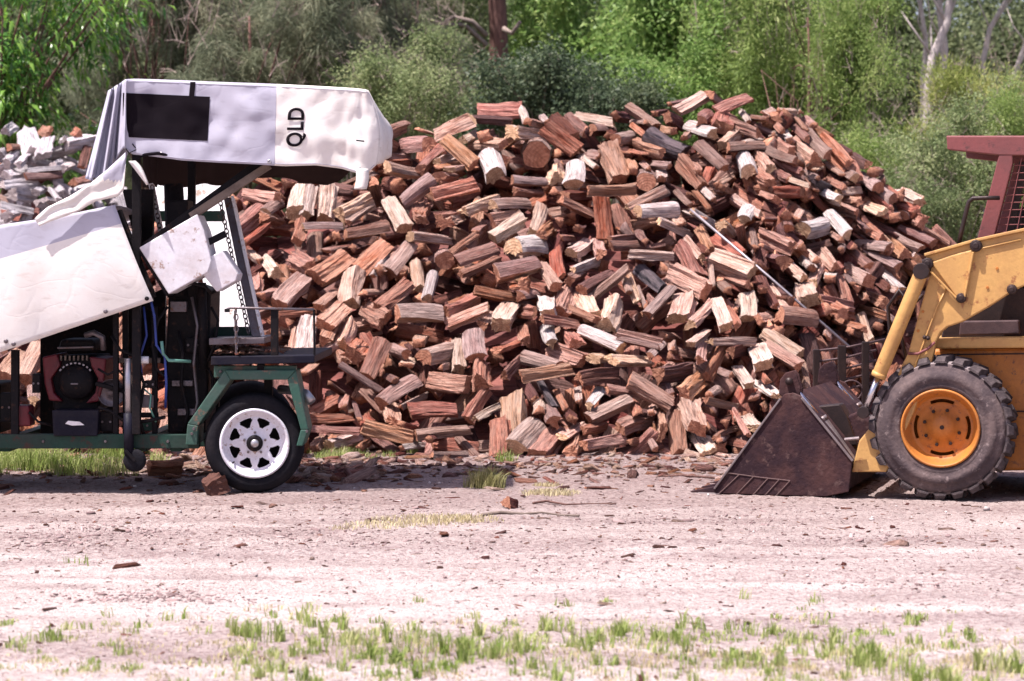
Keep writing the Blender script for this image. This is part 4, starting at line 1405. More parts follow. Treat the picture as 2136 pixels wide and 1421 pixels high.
# guard rail on the platform
tb(MB().tube([V(470, 648, 13.95), V(480, 642, 13.95), V(655, 646, 13.95)], .008, 8), 'guard_rail', TM['steel'], 0, smooth=True)
tb(MB().box(V(474, 648, 13.95), (.03, .03, .02)), 'rail_hook', TM['black'], .002)
tb(bar((573, 644), (573, 745), 13.98, .044, .05), 'rail_post', TM['black'])
tb(MB().tube([V(655, 646, 13.95), V(656, 742, 13.95)], .007, 8), 'rail_rod', TM['black'], 0)
tb(MB().tube([V(490, 648, 13.96), V(493, 742, 13.96)], .006, 8), 'rail_rod', TM['steel'], 0)
# canopy frame
for x, d, y0, y1 in ((285, 13.98, 200, 905), (400, 15.3, 230, 905), (285, 15.3, 230, 905)):
    tb(MB().beam(V(x, y0, d), Vector((V(x, y0, d).x, d, .36)), .05, .05), 'canopy_post', TM['black'])
tb(MB().beam(V(270, 185, 14.0), V(765, 205, 14.0), .045, .045), 'canopy_bar', TM['black'])
tb(MB().beam(V(270, 215, 15.35), V(790, 232, 15.35), .045, .045), 'canopy_bar', TM['black'])
for x in (275, 520, 755):
    a = V(x, 192, 14.0)
    tb(MB().beam(a + Vector((0, .03, -.02)), Vector((a.x, 15.33, a.z - .04)), .04, .04), 'canopy_rafter', TM['black'])
tb(MB().beam(V(562, 345, 13.97), V(398, 452, 13.97), .045, .05), 'brace', TM['pole'])
tb(MB().beam(V(545, 340, 14.03), V(296, 522, 14.03), .06, .05), 'brace', TM['black'])
tb(MB().beam(V(412, 517, 14.0), V(470, 488, 14.05), .04, .04), 'lever', TM['black'])
# cylinder, tank and pump tower in the dark middle
tw = slab([(352, 600), (398, 590), (440, 605), (436, 760), (428, 905), (350, 905), (345, 740)], 14.28, 14.75)
tb(tw, 'hydraulic_tank', TM['black'], .015)
tb(MB().tube([V(420, 590, 14.2), V(426, 770, 14.2)], [.03, .03], 12), 'hydraulic_cylinder', TM['black'], 0, smooth=True)
tb(MB().tube([V(362, 385, 14.35), V(372, 620, 14.3)], [.06, .07], 12), 'ram', TM['black'], 0, smooth=True)
tb(slab([(345, 420), (392, 416), (392, 470), (350, 500)], 14.25, 14.5), 'ram_head', TM['black'], .01)
tb(MB().tube([V(352, 612, 14.1), V(372, 600, 14.08), V(400, 590, 14.08), V(428, 598, 14.1), V(440, 612, 14.12), V(452, 606, 14.14)], .012, 8), 'hose', TM['black'], 0, smooth=True)
tb(MB().tube([V(312, 615, 13.98), V(322, 660, 13.98), V(326, 720, 14.0), V(344, 745, 14.0), V(347, 800, 14.0), V(345, 850, 14.05)], .008, 8), 'hose', TM['blue'], 0, smooth=True)
tb(MB().tube([V(300, 640, 14.0), V(306, 700, 14.02), V(292, 745, 14.05), V(296, 790, 14.05)], .007, 8), 'hose', TM['blue'], 0, smooth=True)
tb(MB().tube([V(337, 712, 14.0), V(340, 738, 14.0), V(352, 752, 14.0), V(398, 754, 14.05)], .010, 8), 'hose', TM['mint'], 0, smooth=True)
tb(MB().tube([V(283, 751, 14.02), V(310, 751, 14.02)], .022, 12), 'filter', TM['white'], 0, smooth=True)
for x, d in ((242, 14.06), (262, 14.15), (323, 14.1)):
    tb(bar((x, 640), (x, 906), d, .032, .04), 'upright', TM['black'])
tb(bar((238, 752), (334, 752), 14.12, .03), 'rung', TM['pole'])
tb(bar((200, 800), (330, 836), 14.12, .025), 'rung', TM['black'])
tb(bar((238, 866), (330, 866), 14.12, .03), 'rung', TM['black'])
tb(bar((32, 730), (32, 906), 14.05, .045), 'upright', TM['black'])
tb(bar((-160, 790), (-160, 906), 14.05, .045), 'upright', TM['black'])
# jockey wheel
jk = empty('jockey_stand', V(268, 905, 13.98) - TR0, 0, trailer)
O = V(268, 905, 13.98)
tb(MB().tube([V(267, 748, 13.98), V(268, 862, 13.98)], .022, 12), 'inner_tube', TM['alu'], 0, jk, True, org=O)
tb(MB().tube([V(268, 862, 13.98), V(269, 948, 13.98)], .030, 12), 'outer_tube', TM['navy'], 0, jk, True, org=O)
tb(MB().lathe([(.001, 0), (.05, 0), (.066, .006), (.07, .02), (.066, .04), (.05, .046), (.001, .046)], V(280, 961, 13.96), 24), 'wheel', TM['rubber'], 0, jk, True, org=O)
tb(MB().beam(V(262, 940, 13.95), V(282, 962, 13.95), .02, .008).beam(V(262, 940, 14.015), V(282, 962, 14.015), .02, .008), 'fork', TM['black'], .002, jk, org=O)
# engine
EO = V(155, 860, 14.15)
en = empty('engine', EO - TR0, 0, trailer)
tb(slab([(112, 745), (205, 742), (212, 800), (206, 858), (112, 858), (104, 800)], 14.20, 14.65), 'block', TM['black'], .015, en, org=EO)
tb(slab([(88, 745), (118, 738), (126, 762), (106, 790), (112, 820), (130, 838), (102, 836), (92, 800)], 14.14, 14.5), 'shroud', TM['red'], .01, en, org=EO)
tb(slab([(222, 748), (186, 744), (190, 764), (204, 790), (198, 820), (178, 842), (206, 838), (216, 800)], 14.14, 14.5), 'shroud', TM['red'], .01, en, org=EO)
tb(MB().lathe([(.001, .0), (.05, .0), (.065, .012), (.095, .02), (.108, .04), (.11, .10)], V(157, 798, 14.10), 28), 'recoil_starter', TM['black'], 0, en, True, org=EO)
tb(MB().box(V(155, 801, 14.095), (.045, .006, .010)), 'starter_grip', TM['steel'], .002, en, org=EO)
pt = MB()
for k in range(9):                                   # worn printed arc above the starter
    t = R(140 - 100 * k / 8)
    cc_ = V(157, 798, 14.125)
    pt.box(cc_ + Vector((.118 * math.cos(t), 0, .118 * math.sin(t))), (.013, .004, .009), Matrix.Rotation(-(t - R(90)), 3, 'Y'))
tb(pt, 'printed_arc', TM['steelpipe'], 0, en, org=EO)
tb(slab([(120, 735), (200, 733), (196, 708), (126, 708)], 14.2, 14.55), 'fuel_tank', TM['black'], .02, en, org=EO)
bb = tb(slab([(108, 856), (206, 856), (203, 910), (111, 910)], 14.0, 14.2), 'battery_box', TM['navy'], .008)
tb(slab([(136, 884), (142, 878), (166, 880), (176, 887), (150, 888)], 13.994, 14.01), 'label', TM['white'], 0, bb)
bb.children[0].location = (0, 0, 0)
tb(slab([(26, 846), (60, 846), (64, 890), (30, 890)], 14.05, 14.2), 'oil_can', TM['red'], .012)
tb(slab([(-300, 800), (0, 800), (0, 905), (-300, 905)], 14.4, 14.9), 'tool_box', TM['black'], .015)
tb(slab([(84, 690), (236, 650), (236, 905), (84, 905)], 14.95, 15.0), 'shade_panel', TM['black'], 0)  # black sheet added for the darkness behind the engine
tb(slab([(255, 640), (345, 600), (345, 760), (255, 740)], 14.95, 15.0), 'shade_panel', TM['black'], 0)  # black sheet added to hide logs and darken the middle
rc = random.Random(77)
for pts, r_, m_ in (
        ([(350, 640), (330, 668), (318, 720), (326, 770), (350, 790)], .009, 'black'), ([(232, 700), (250, 730), (280, 742), (300, 800), (290, 870), (300, 905)], .010, 'black'),
        ([(205, 770), (225, 782), (246, 770), (262, 790), (262, 850)], .008, 'black'), ([(440, 640), (455, 668), (448, 720), (430, 760)], .009, 'black'),
        ([(205, 850), (230, 858), (255, 876), (300, 880), (345, 870)], .011, 'black'), ([(60, 860), (80, 880), (108, 888)], .008, 'black'),
        ([(300, 812), (315, 824), (312, 850), (325, 880)], .006, 'mint'), ([(372, 690), (382, 740), (378, 800), (392, 860), (384, 902)], .012, 'black'),
        ([(400, 620), (412, 680), (404, 760), (412, 840), (398, 900)], .010, 'steel'), ([(430, 760), (445, 790), (440, 840), (425, 880)], .009, 'black')):
    tb(MB().tube([V(x, y, 14.02 + .04 * rc.random() + (.16 if x > 350 else 0)) for x, y in pts], r_, 7), 'hose', TM[m_], 0, smooth=True)
for x, y, w_, h_, d_, m_ in ((300, 838, 40, 26, 14.06, 'steel'), (312, 802, 22, 16, 14.04, 'black'), (288, 888, 60, 22, 14.1, 'dkgreen'), (222, 880, 26, 40, 14.08, 'black'), (372, 640, 34, 22, 14.22, 'steel'),
                             (402, 720, 30, 30, 14.24, 'black'), (380, 800, 44, 12, 14.24, 'steel'), (395, 860, 50, 14, 14.24, 'steel'), (448, 820, 16, 60, 14.3, 'black'), (75, 800, 16, 40, 14.1, 'black'), (12, 850, 22, 60, 14.12, 'black')):
    p = tb(slab([(x - w_ / 2, y - h_ / 2), (x + w_ / 2, y - h_ / 2), (x + w_ / 2, y + h_ / 2), (x - w_ / 2, y + h_ / 2)], d_, d_ + .06), 'bracket', TM[m_], .004)
    for sx_ in (-.32, .32):
        b_ = MB().lathe([(.001, -.007), (.007, -.007), (.008, .002)], V(x + sx_ * w_, y, d_), 6)
        tb(b_, 'bolt', TM['steel'], 0, p)
for x, y, d_ in ((460, 775, 13.995), (500, 775, 13.995), (590, 775, 13.995), (400, 905, 13.95), (404, 895, 13.95), (640, 900, 13.95), (350, 921, 14.015), (220, 921, 14.015), (90, 921, 14.015)):
    tb(MB().lathe([(.001, -.008), (.008, -.008), (.010, .004)], V(x, y, d_), 6), 'bolt', TM['steel'], 0)
tb(MB().lathe([(.001, .0), (.02, .0), (.03, .012), (.075, .012), (.08, .0), (.084, .0), (.084, .03), (.0011, .03)], V(232, 820, 14.14), 24), 'pulley', TM['steel'], 0, smooth=True)
tb(MB().tube([V(178, 700, 14.12), V(196, 694, 14.1), V(214, 704, 14.1), V(216, 730, 14.12)], .018, 10), 'muffler_pipe', TM['steel'], 0, smooth=True)
tb(bar((120, 726), (195, 724), 14.18, .012, .02), 'tank_strap', TM['steel'])
for k in range(7):
    tb(bar((128 + k * 9, 742), (128 + k * 9, 752), 14.185, .010, .03), 'cooling_fin', TM['pole'], 0, en, org=EO)
# exhaust elbow
tb(MB().tube([V(585, 812, 14.3), V(615, 815, 14.2), V(638, 822, 14.15), V(650, 838, 14.12)], [.028, .028, .03, .03], 12), 'exhaust_elbow', TM['alu'], 0, smooth=True)
tb(bar((560, 790), (560, 850), 14.2, .05), 'spring_hanger', TM['black'])
# white covers over the valve bank
cv = MB().prism([(V(x, y, 13.9).x, V(x, y, 13.9).z) for x, y in ((290, 517), (411, 447), (426, 482), (441, 545), (434, 568), (352, 614))], 13.9, 14.22)
tb(cv, 'cover', TM['dirtywhite'], .006)
cv = MB().prism([(V(x, y, 13.94).x, V(x, y, 13.94).z) for x, y in ((428, 542), (463, 522), (496, 572), (492, 586), (452, 609), (424, 574))], 13.94, 14.2)
tb(cv, 'cover', TM['dirtywhite'], .006)
tb(slab([(286, 520), (292, 518), (352, 612), (346, 618)], 13.93, 14.2), 'cover_edge', TM['black'], 0)
# sloping chute frame under the lower sheet
tb(MB().beam(V(318, 618, 13.99), V(-420, 868, 13.99), .05, .05), 'chute_rail', TM['black'])
tb(MB().beam(V(318, 618, 14.95), V(-420, 868, 14.95), .05, .05), 'chute_rail', TM['black'])
tb(MB().beam(V(245, 440, 14.0), V(318, 622, 14.0), .05, .05), 'chute_rail', TM['black'])
tb(slab([(245, 470), (300, 610), (-420, 850), (-420, 590)], 14.3, 14.36), 'chute_side', TM['black'], 0)
tb(slab([(255, 395), (320, 395), (318, 560), (285, 520)], 14.7, 14.76), 'shade_panel', TM['black'], 0)  # further black sheet added for the dark behind the chute


# ------------------------------------------------------------------ tarpaulins
def lerp_tab(tab, x):
    xs = [t[0] for t in tab]
    return [float(np.interp(x, xs, [t[k] for t in tab])) for k in range(1, len(tab[0]))]


# canopy: columns (u, top x, top y, bottom x, bottom y, depth, fold)
CT = [(0, 226, 190, 178, 372, 14.22), (.02, 232, 186, 190, 377, 14.02), (.035, 238, 182, 203, 380, 14.12), (.05, 246, 177, 218, 366, 13.98), (.07, 254, 172, 240, 335, 14.06), (.09, 262, 166, 258, 308, 13.84),
      (.12, 278, 165, 275, 322, 13.87), (.18, 320, 166, 322, 327, 13.88), (.26, 375, 168, 380, 335, 13.86), (.36, 440, 171, 445, 339, 13.87), (.5, 530, 174, 528, 343, 13.86), (.6, 600, 177, 595, 347, 13.87),
      (.7, 660, 180, 658, 345, 13.86), (.8, 715, 183, 712, 352, 13.87), (.88, 745, 185, 742, 361, 13.87), (.95, 762, 187, 768, 360, 13.88), (1, 768, 189, 786, 343, 13.92)]
TB = .985


def canopy_front(u, t):
    tx, ty, bx, by, d = lerp_tab(CT, u)
    px = tx + (bx - tx) * t + (14 * math.sin(math.pi * t) * max(0, (u - .93) / .07))
    py = ty + (by - ty) * t
    w = .022 * noise.noise(Vector((u * 7, t * 1.6, 1.3))) + .010 * noise.noise(Vector((u * 19, t * 5, 5.1)))
    w += .012 * math.sin(u * 21 + t * 3.0) * t * t * .6
    w += .011 * abs(noise.noise(Vector((u * 6 + t * 1.6, t * 1.1 - u * 2.5, 2.2)))) ** .7 + .0025 * noise.noise(Vector((u * 30, t * 5, 7.7)))
    w += .012 * math.exp(-((t - .62 - .5 * (u - .75)) * 9) ** 2) * max(0, 1 - abs(u - .78) * 5) - .010 * math.exp(-((t - .35 + .8 * (u - .9)) * 10) ** 2) * max(0, 1 - abs(u - .88) * 7)
    if u < .1: w += .035 * math.sin(u * 420) * (.25 + .75 * t)
    # soft diagonal pulls near the lower middle
    w += .018 * math.exp(-((u - .42 - .25 * t) * 14) ** 2) * math.sin(t * 6) * t
    return V(px, py, d - w)


NU, NT_ = 110, 26
us = [.1 * (k / 30) for k in range(30)] + [.1 + .9 * k / (NU - 31) for k in range(NU - 30)]
rows = []
for k in range(NT_ + 1):                      # front, hem to ridge
    t = 1 - k / NT_
    rows.append([canopy_front(u, t) for u in us])
for k in range(1, 13):                        # over the top
    q = k / 12
    r = []
    for u in us:
        p = canopy_front(u, 0)
        z = p.z - .045 * q - .035 * math.sin(math.pi * q) * (1 + .6 * math.sin(u * 22)) + (.012 if k == 1 else 0)
        r.append(Vector((p.x, p.y + (15.5 - p.y) * q, z)))
    rows.append(r)
last = rows[-1]
for k in range(1, 9):                         # down the far side
    q = k / 8
    rows.append([Vector((p.x + .02 * math.sin(p.x * 20) * q - max(0, p.x + .98) * .55 * q, 15.5 + .05 * math.sin(p.x * 9 + q) * q, p.z - (.50 + .04 * math.sin(p.x * 5) + .03 * noise.noise(Vector((p.x * 6, 0, 0))) - .28 * max(0.0, min(1.0, (p.x + 1.25) / .35))) * q)) for p in last])
CO = V(265, 166, 13.86)
canopy = empty('canopy_tarpaulin', CO)
tag(canopy, 'white and lilac tarpaulin with dark panel and lettering draped over the trailer frame', 'tarpaulin')


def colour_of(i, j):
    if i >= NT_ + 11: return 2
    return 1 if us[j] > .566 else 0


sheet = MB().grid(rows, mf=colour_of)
# right-hand end: hangs from the ridge, open below
side = []
for k in range(15):
    t = k / 14
    r = []
    for j in range(13):
        q = j / 12
        p0 = canopy_front(1, t)
        zt = canopy_front(1, 0).z - .045 * q
        hem = canopy_front(1, 1).z * (1 - q) + (V(0, 292, 15.4).z) * q - .03 * math.sin(math.pi * q)
        z = zt + (hem - zt) * t
        r.append(Vector((p0.x + .05 * math.sin(math.pi * q) * t * .8 - .01 * q + .012 * math.sin(q * 15) * t, p0.y + (15.46 - p0.y) * q, z if j else p0.z)))
    side.append(r)
sheet.grid(side, 1)
lside = []
for k in range(11):
    t = k / 10
    r = []
    for j in range(11):
        q = j / 10
        p0 = canopy_front(0, t)
        zt = canopy_front(0, 0).z
        hem = canopy_front(0, 1).z * (1 - q) + 2.0 * q
        r.append(Vector((p0.x + .05 * math.sin(q * 13) * t, p0.y + (15.46 - p0.y) * q, (zt + (hem - zt) * t) if j else p0.z)))
    lside.append(r)
sheet.grid(lside, 0)
tb(sheet, 'sheet', [TM['lilac'], TM['cream'], TM['lining']], 0, canopy, True, .004, org=CO)


def front_d(px, py):
    """depth of the canopy front where the picture shows (px,py): invert the column table"""
    best = None
    u0, u1 = .085, 1.0
    t = .5
    for _ in range(30):
        um = (u0 + u1) / 2
        tx, ty, bx, by, d = lerp_tab(CT, um)
        t = (py - ty) / (by - ty)
        if tx + (bx - tx) * t < px: u0 = um
        else: u1 = um
    return canopy_front((u0 + u1) / 2, min(max(t, 0), 1)).y


def patch(poly_px, name, mat, nx=24, ny=12, lift=.006):
    (ax, ay), (bx, by), (cx, cy), (dx, dy) = poly_px
    g = []
    for i in range(ny + 1):
        r = []
        for j in range(nx + 1):
            s, t = j / nx, i / ny
            x = (ax * (1 - s) + bx * s) * (1 - t) + (dx * (1 - s) + cx * s) * t
            y = (ay * (1 - s) + by * s) * (1 - t) + (dy * (1 - s) + cy * s) * t
            r.append(V(x, y, front_d(x, y) - lift))
        g.append(r)
    return tb(MB().grid(g), name, mat, 0, canopy, True, org=CO)


patch([(256, 194), (438, 202), (433, 294), (256, 286)], 'printed_panel', TM['print'])
patch([(397, 171), (408, 171), (405, 203), (394, 202)], 'printed_strip', TM['print'], 4, 8)
# QLD, turned a quarter so that it reads upwards
cu = bpy.data.curves.new('lettering', 'FONT')
cu.body = 'QLD'
cu.size = 1.0
cu.space_character = 1.12
cu.offset = .022
to = bpy.data.objects.new('lettering_source', cu)
COL.objects.link(to)
bpy.context.view_layer.update()
dg = bpy.context.evaluated_depsgraph_get()
tm = bpy.data.meshes.new_from_object(to.evaluated_get(dg))
bpy.data.objects.remove(to)
bm = bmesh.new(); bm.from_mesh(tm)
bmesh.ops.triangulate(bm, faces=bm.faces[:])
xs_ = [v.co.x for v in bm.verts]; ys_ = [v.co.y for v in bm.verts]
x0_, x1_, y0_, y1_ = min(xs_), max(xs_), min(ys_), max(ys_)
for v in bm.verts:
    s, t = (v.co.x - x0_) / (x1_ - x0_), (v.co.y - y0_) / (y1_ - y0_)
    px, py = 638 - 41 * t + (5 * s - 1), 306 - 81 * s
    v.co = V(px - 0, py, front_d(px, py) - .007) - CO
bm.to_mesh(tm); bm.free()
tm.materials.clear(); tm.materials.append(TM['print'])
tm.polygons.foreach_set('material_index', [0] * len(tm.polygons))
lo = obj('lettering', tm, canopy)
md = lo.modifiers.new('weight', 'SOLIDIFY'); md.thickness = .002
tb(MB().beam(V(743, 293, 13.80), V(760, 295, 13.80), .008, .006), 'eyelet_tie', TM['black'], 0, canopy, org=CO)
for k in range(3):
    u = .2 + .7 * k / 2
    p = canopy_front(u, .955)
    tb(MB().lathe([(.006, -.002), (.012, -.004), (.014, .0), (.013, .006)], p + Vector((0, -.004, 0)), 10), 'eyelet', TM['alu'], 0, canopy, True, org=CO)
for u0, u1, t0, t1, nm in ((.1, .985, .975, .975, 'hem_seam'), (.566, .566, .01, .97, 'panel_seam'), (.1, .985, .03, .03, 'ridge_seam')):
    tb(MB().tube([canopy_front(u0 + (u1 - u0) * k / 40, t0 + (t1 - t0) * k / 40) + Vector((0, -.002, 0)) for k in range(41)], .0022, 4), nm, TM['lilac'], 0, canopy, True, org=CO)
tb(MB().tube([canopy_front(.09, .98), canopy_front(.1, 1) + Vector((.02, -.02, -.02)), V(285, 312, 13.86), V(276, 300, 13.85)], .004, 5), 'tie', TM['black'], 0, canopy, True, org=CO)
tb(MB().tube([V(196, 372, 13.95), V(204, 382, 13.93), V(198, 392, 13.95), V(190, 404, 13.98)], .008, 6), 'tie', TM['black'], 0, canopy, True, org=CO)
# tail strip and twisted corner
g = []
for i in range(9):
    t = i / 8
    g.append([V(742 + 26 * s - 4 * t + 3 * math.sin(t * 3), 352 + 43 * t, 13.86 - .02 * math.sin(s * 3.1) - .01 * t) for s in (0, .33, .66, 1)])
tb(MB().grid(g), 'corner_strip', TM['cream'], 0, canopy, True, .004, org=CO)
up = [(0, 262, 318), (.25, 226, 352), (.45, 190, 382), (.65, 145, 410), (.85, 100, 432), (1, 72, 456)]
lo_ = [(0, 262, 346), (.12, 258, 396), (.25, 246, 410), (.45, 200, 420), (.6, 165, 440), (.75, 140, 450), (.9, 105, 462), (1, 82, 472)]
g = []
for i in range(41):
    q = i / 40
    a, b = lerp_tab(up, q), lerp_tab(lo_, q)
    r = []
    for j in range(11):
        s = j / 10
        x, y = a[0] + (b[0] - a[0]) * s, a[1] + (b[1] - a[1]) * s
        r.append(V(x, y, 13.826 - .010 * abs(math.sin(s * math.pi * 1.5 + q)) - .008 * noise.noise(Vector((q * 7, s * 4, 2)))))
    g.append(r)
tb(MB().grid(g, mf=lambda i, j: 0 if (i < 13 and j < 9 - i * .55) else 1), 'twisted_corner', [TM['lilac'], TM['cream']], 0, canopy, True, .004, org=CO)
g = []
for i in range(11):
    q = i / 10
    g.append([V(270 + 38 * q + (14 - 10 * q) * s - 2, 334 + 50 * q - 10 * s * math.sin(q * 3) + 2, 13.84 - .03 * math.sin(s * 3.1)) for s in (0, .33, .66, 1)])
tb(MB().grid(g), 'small_flap', TM['cream'], 0, canopy, True, .004, org=CO)
# dark rolled hem seen under the ridge
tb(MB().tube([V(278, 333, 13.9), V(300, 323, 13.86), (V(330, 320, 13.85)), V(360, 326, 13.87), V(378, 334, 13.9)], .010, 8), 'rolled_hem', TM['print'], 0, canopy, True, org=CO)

# lower sheet over the sloping chute
def low_pt(x, t):
    ty = float(np.interp(x, [-420, 0, 120, 240], [548, 470, 452, 428]))
    tt = t
    bx = x + 80 * (x + 420) / 660 * t
    by = float(np.interp(bx, [-420, 0, 322], [878, 735, 627]))
    py = ty + (by - ty) * tt
    w = .012 * noise.noise(Vector((x * .012, t * 2, 8))) + .006 * math.sin(x * .045 + t * 2)
    return V(bx, py, 13.86 - w - .015 * math.sin(t * math.pi))


LO = V(0, 735, 13.86)
lower = empty('chute_tarpaulin', LO)
tag(lower, 'white sheet with lilac band hanging over the sloping chute at the left edge', 'tarpaulin')
xs2 = [-420 + 660 * k / 60 for k in range(61)]
rows = [[low_pt(x, 1 - k / 22) for x in xs2] for k in range(23)]
for k in range(1, 8):
    q = k / 7
    rows.append([Vector((p.x, p.y + 1.1 * q, p.z + .015 * math.sin(q * 3.1) - .05 * q)) for p in rows[22]])


def t_band(x):
    lo_t, hi_t = 0.0, 1.0
    for _ in range(24):
        t = (lo_t + hi_t) / 2
        ty = float(np.interp(x, [-420, 0, 120, 240], [548, 470, 452, 428]))
        bx = x + 80 * (x + 420) / 660 * t
        by = float(np.interp(bx, [-420, 0, 322], [878, 735, 627]))
        if ty + (by - ty) * t < np.interp(bx, [-420, 0, 262], [650, 540, 464]): lo_t = t
        else: hi_t = t
    return lo_t


tbs = [t_band(x) for x in xs2]
lw = [[low_pt(x, 1 - (1 - b) * k / 16) for x, b in zip(xs2, tbs)] for k in range(17)] + [[low_pt(x, b * (1 - k / 8)) for x, b in zip(xs2, tbs)] for k in range(1, 9)] + rows[23:]
tb(MB().grid(lw, mf=lambda i, j: 1 if i < 16 else 0), 'sheet', [TM['lilac'], TM['cream']], 0, lower, True, .004, org=LO)
for x, y in ((306, 623), (220, 650), (28, 718), (12, 712)):
    tb(MB().lathe([(.001, -.004), (.010, -.004), (.013, .0), (.013, .01)], V(x, y, 13.84), 12), 'eyelet', TM['black'] if x == 306 else TM['steel'], 0, lower, True, org=LO)

# chock behind the wheel, and a log end lying beneath
o = obj('wheel_chock', SHAPES['B'][2][0])
for s_ in o.material_slots: s_.link = 'OBJECT'
o.material_slots[0].material = TM['brick']; o.material_slots[1].material = TM['brick']
o.location = (V(448, 1030, 13.9).x, 13.92, .048)
o.scale = (.11, .13, .12)
o.rotation_euler = (.15, -.45, .5)
tag(o, 'brown block wedged behind the white spoked wheel', 'chock')

# ------------------------------------------------------------------ skid-steer loader
YAW = R(17)
LO0 = V(1961, 1045, 13.54); LO0.z = 0.0
UD = Vector((math.cos(YAW), -math.sin(YAW), 0)); WD = Vector((math.sin(YAW), math.cos(YAW), 0))
loader = empty('skid_steer_loader', LO0, -YAW)
tag(loader, 'yellow skid-steer loader with rusty bucket lowered to the ground and red-brown cab cage', 'loader')


def Lp(px, py, w=0.0):
    """where the line of sight through (px,py) meets the loader's side plane shifted back by w: local (x,y,z)"""
    r = Vector(((px - CX) / FPX, 1.0, -(py - HY) / FPX))
    C = Vector((0, 0, CAMZ))
    t = (w - (C - LO0).dot(WD)) / r.dot(WD)
    p = C + r * t
    return Vector(((p - LO0).dot(UD), w, p.z))


YM = {
    'yellow': worn('paint_yellow', (.54, .315, .105), (.44, .24, .085), .5, 0, 3.5, (.44, .62), .2, (.30, .13, .05)),
    'orange': worn('paint_orange', (.52, .19, .035), (.36, .13, .035), .5, 0, 7, (.42, .68), .12, (.20, .085, .04)),
    'rust': worn('bucket_rust', (.032, .017, .022), (.078, .038, .036), .8, .1, 4, (.42, .64), .5, (.095, .058, .055)),
    'worn': worn('worn_edge', (.26, .22, .22), (.15, .11, .11), .45, .6, 9),
    'cage': worn('cage_red', (.20, .060, .060), (.155, .055, .055), .5, 0, 5, (.45, .7), .15, (.10, .04, .04)),
    'mud': worn('muddy_rubber', (.078, .060, .064), (.150, .112, .108), .95, 0, 5, (.44, .62), .5, (.20, .16, .155)),
    'dust': worn('dusty_rubber', (.30, .26, .265), (.19, .155, .155), .95, 0, 9, (.40, .7), .4),
    'lug': worn('lug_rubber', (.070, .057, .060), (.16, .13, .13), .9, 0, 11, (.45, .72), .4),
    'chrome': worn('rod_chrome', (.72, .70, .72), (.5, .45, .45), .22, 1.0, 8),
    'bead': worn('weld_bead', (.15, .095, .09), (.09, .055, .055), .6, .3, 20),
    'wire': worn('rusty_wire', (.085, .050, .052), (.05, .03, .034), .6, .2, 12),
    'pin': worn('greasy_pin', (.030, .020, .020), (.06, .035, .03), .5, .4, 10),
}


def lb(mb, name, mat, bevel=.005, parent=None, smooth=False, solid=0):
    return mb.build(name, mat, parent or loader, bevel, smooth, solid)


def lslab(poly, w0, w1):
    return MB().prism([(Lp(x, y, w0).x, Lp(x, y, w0).z) for x, y in poly], w0, w1)


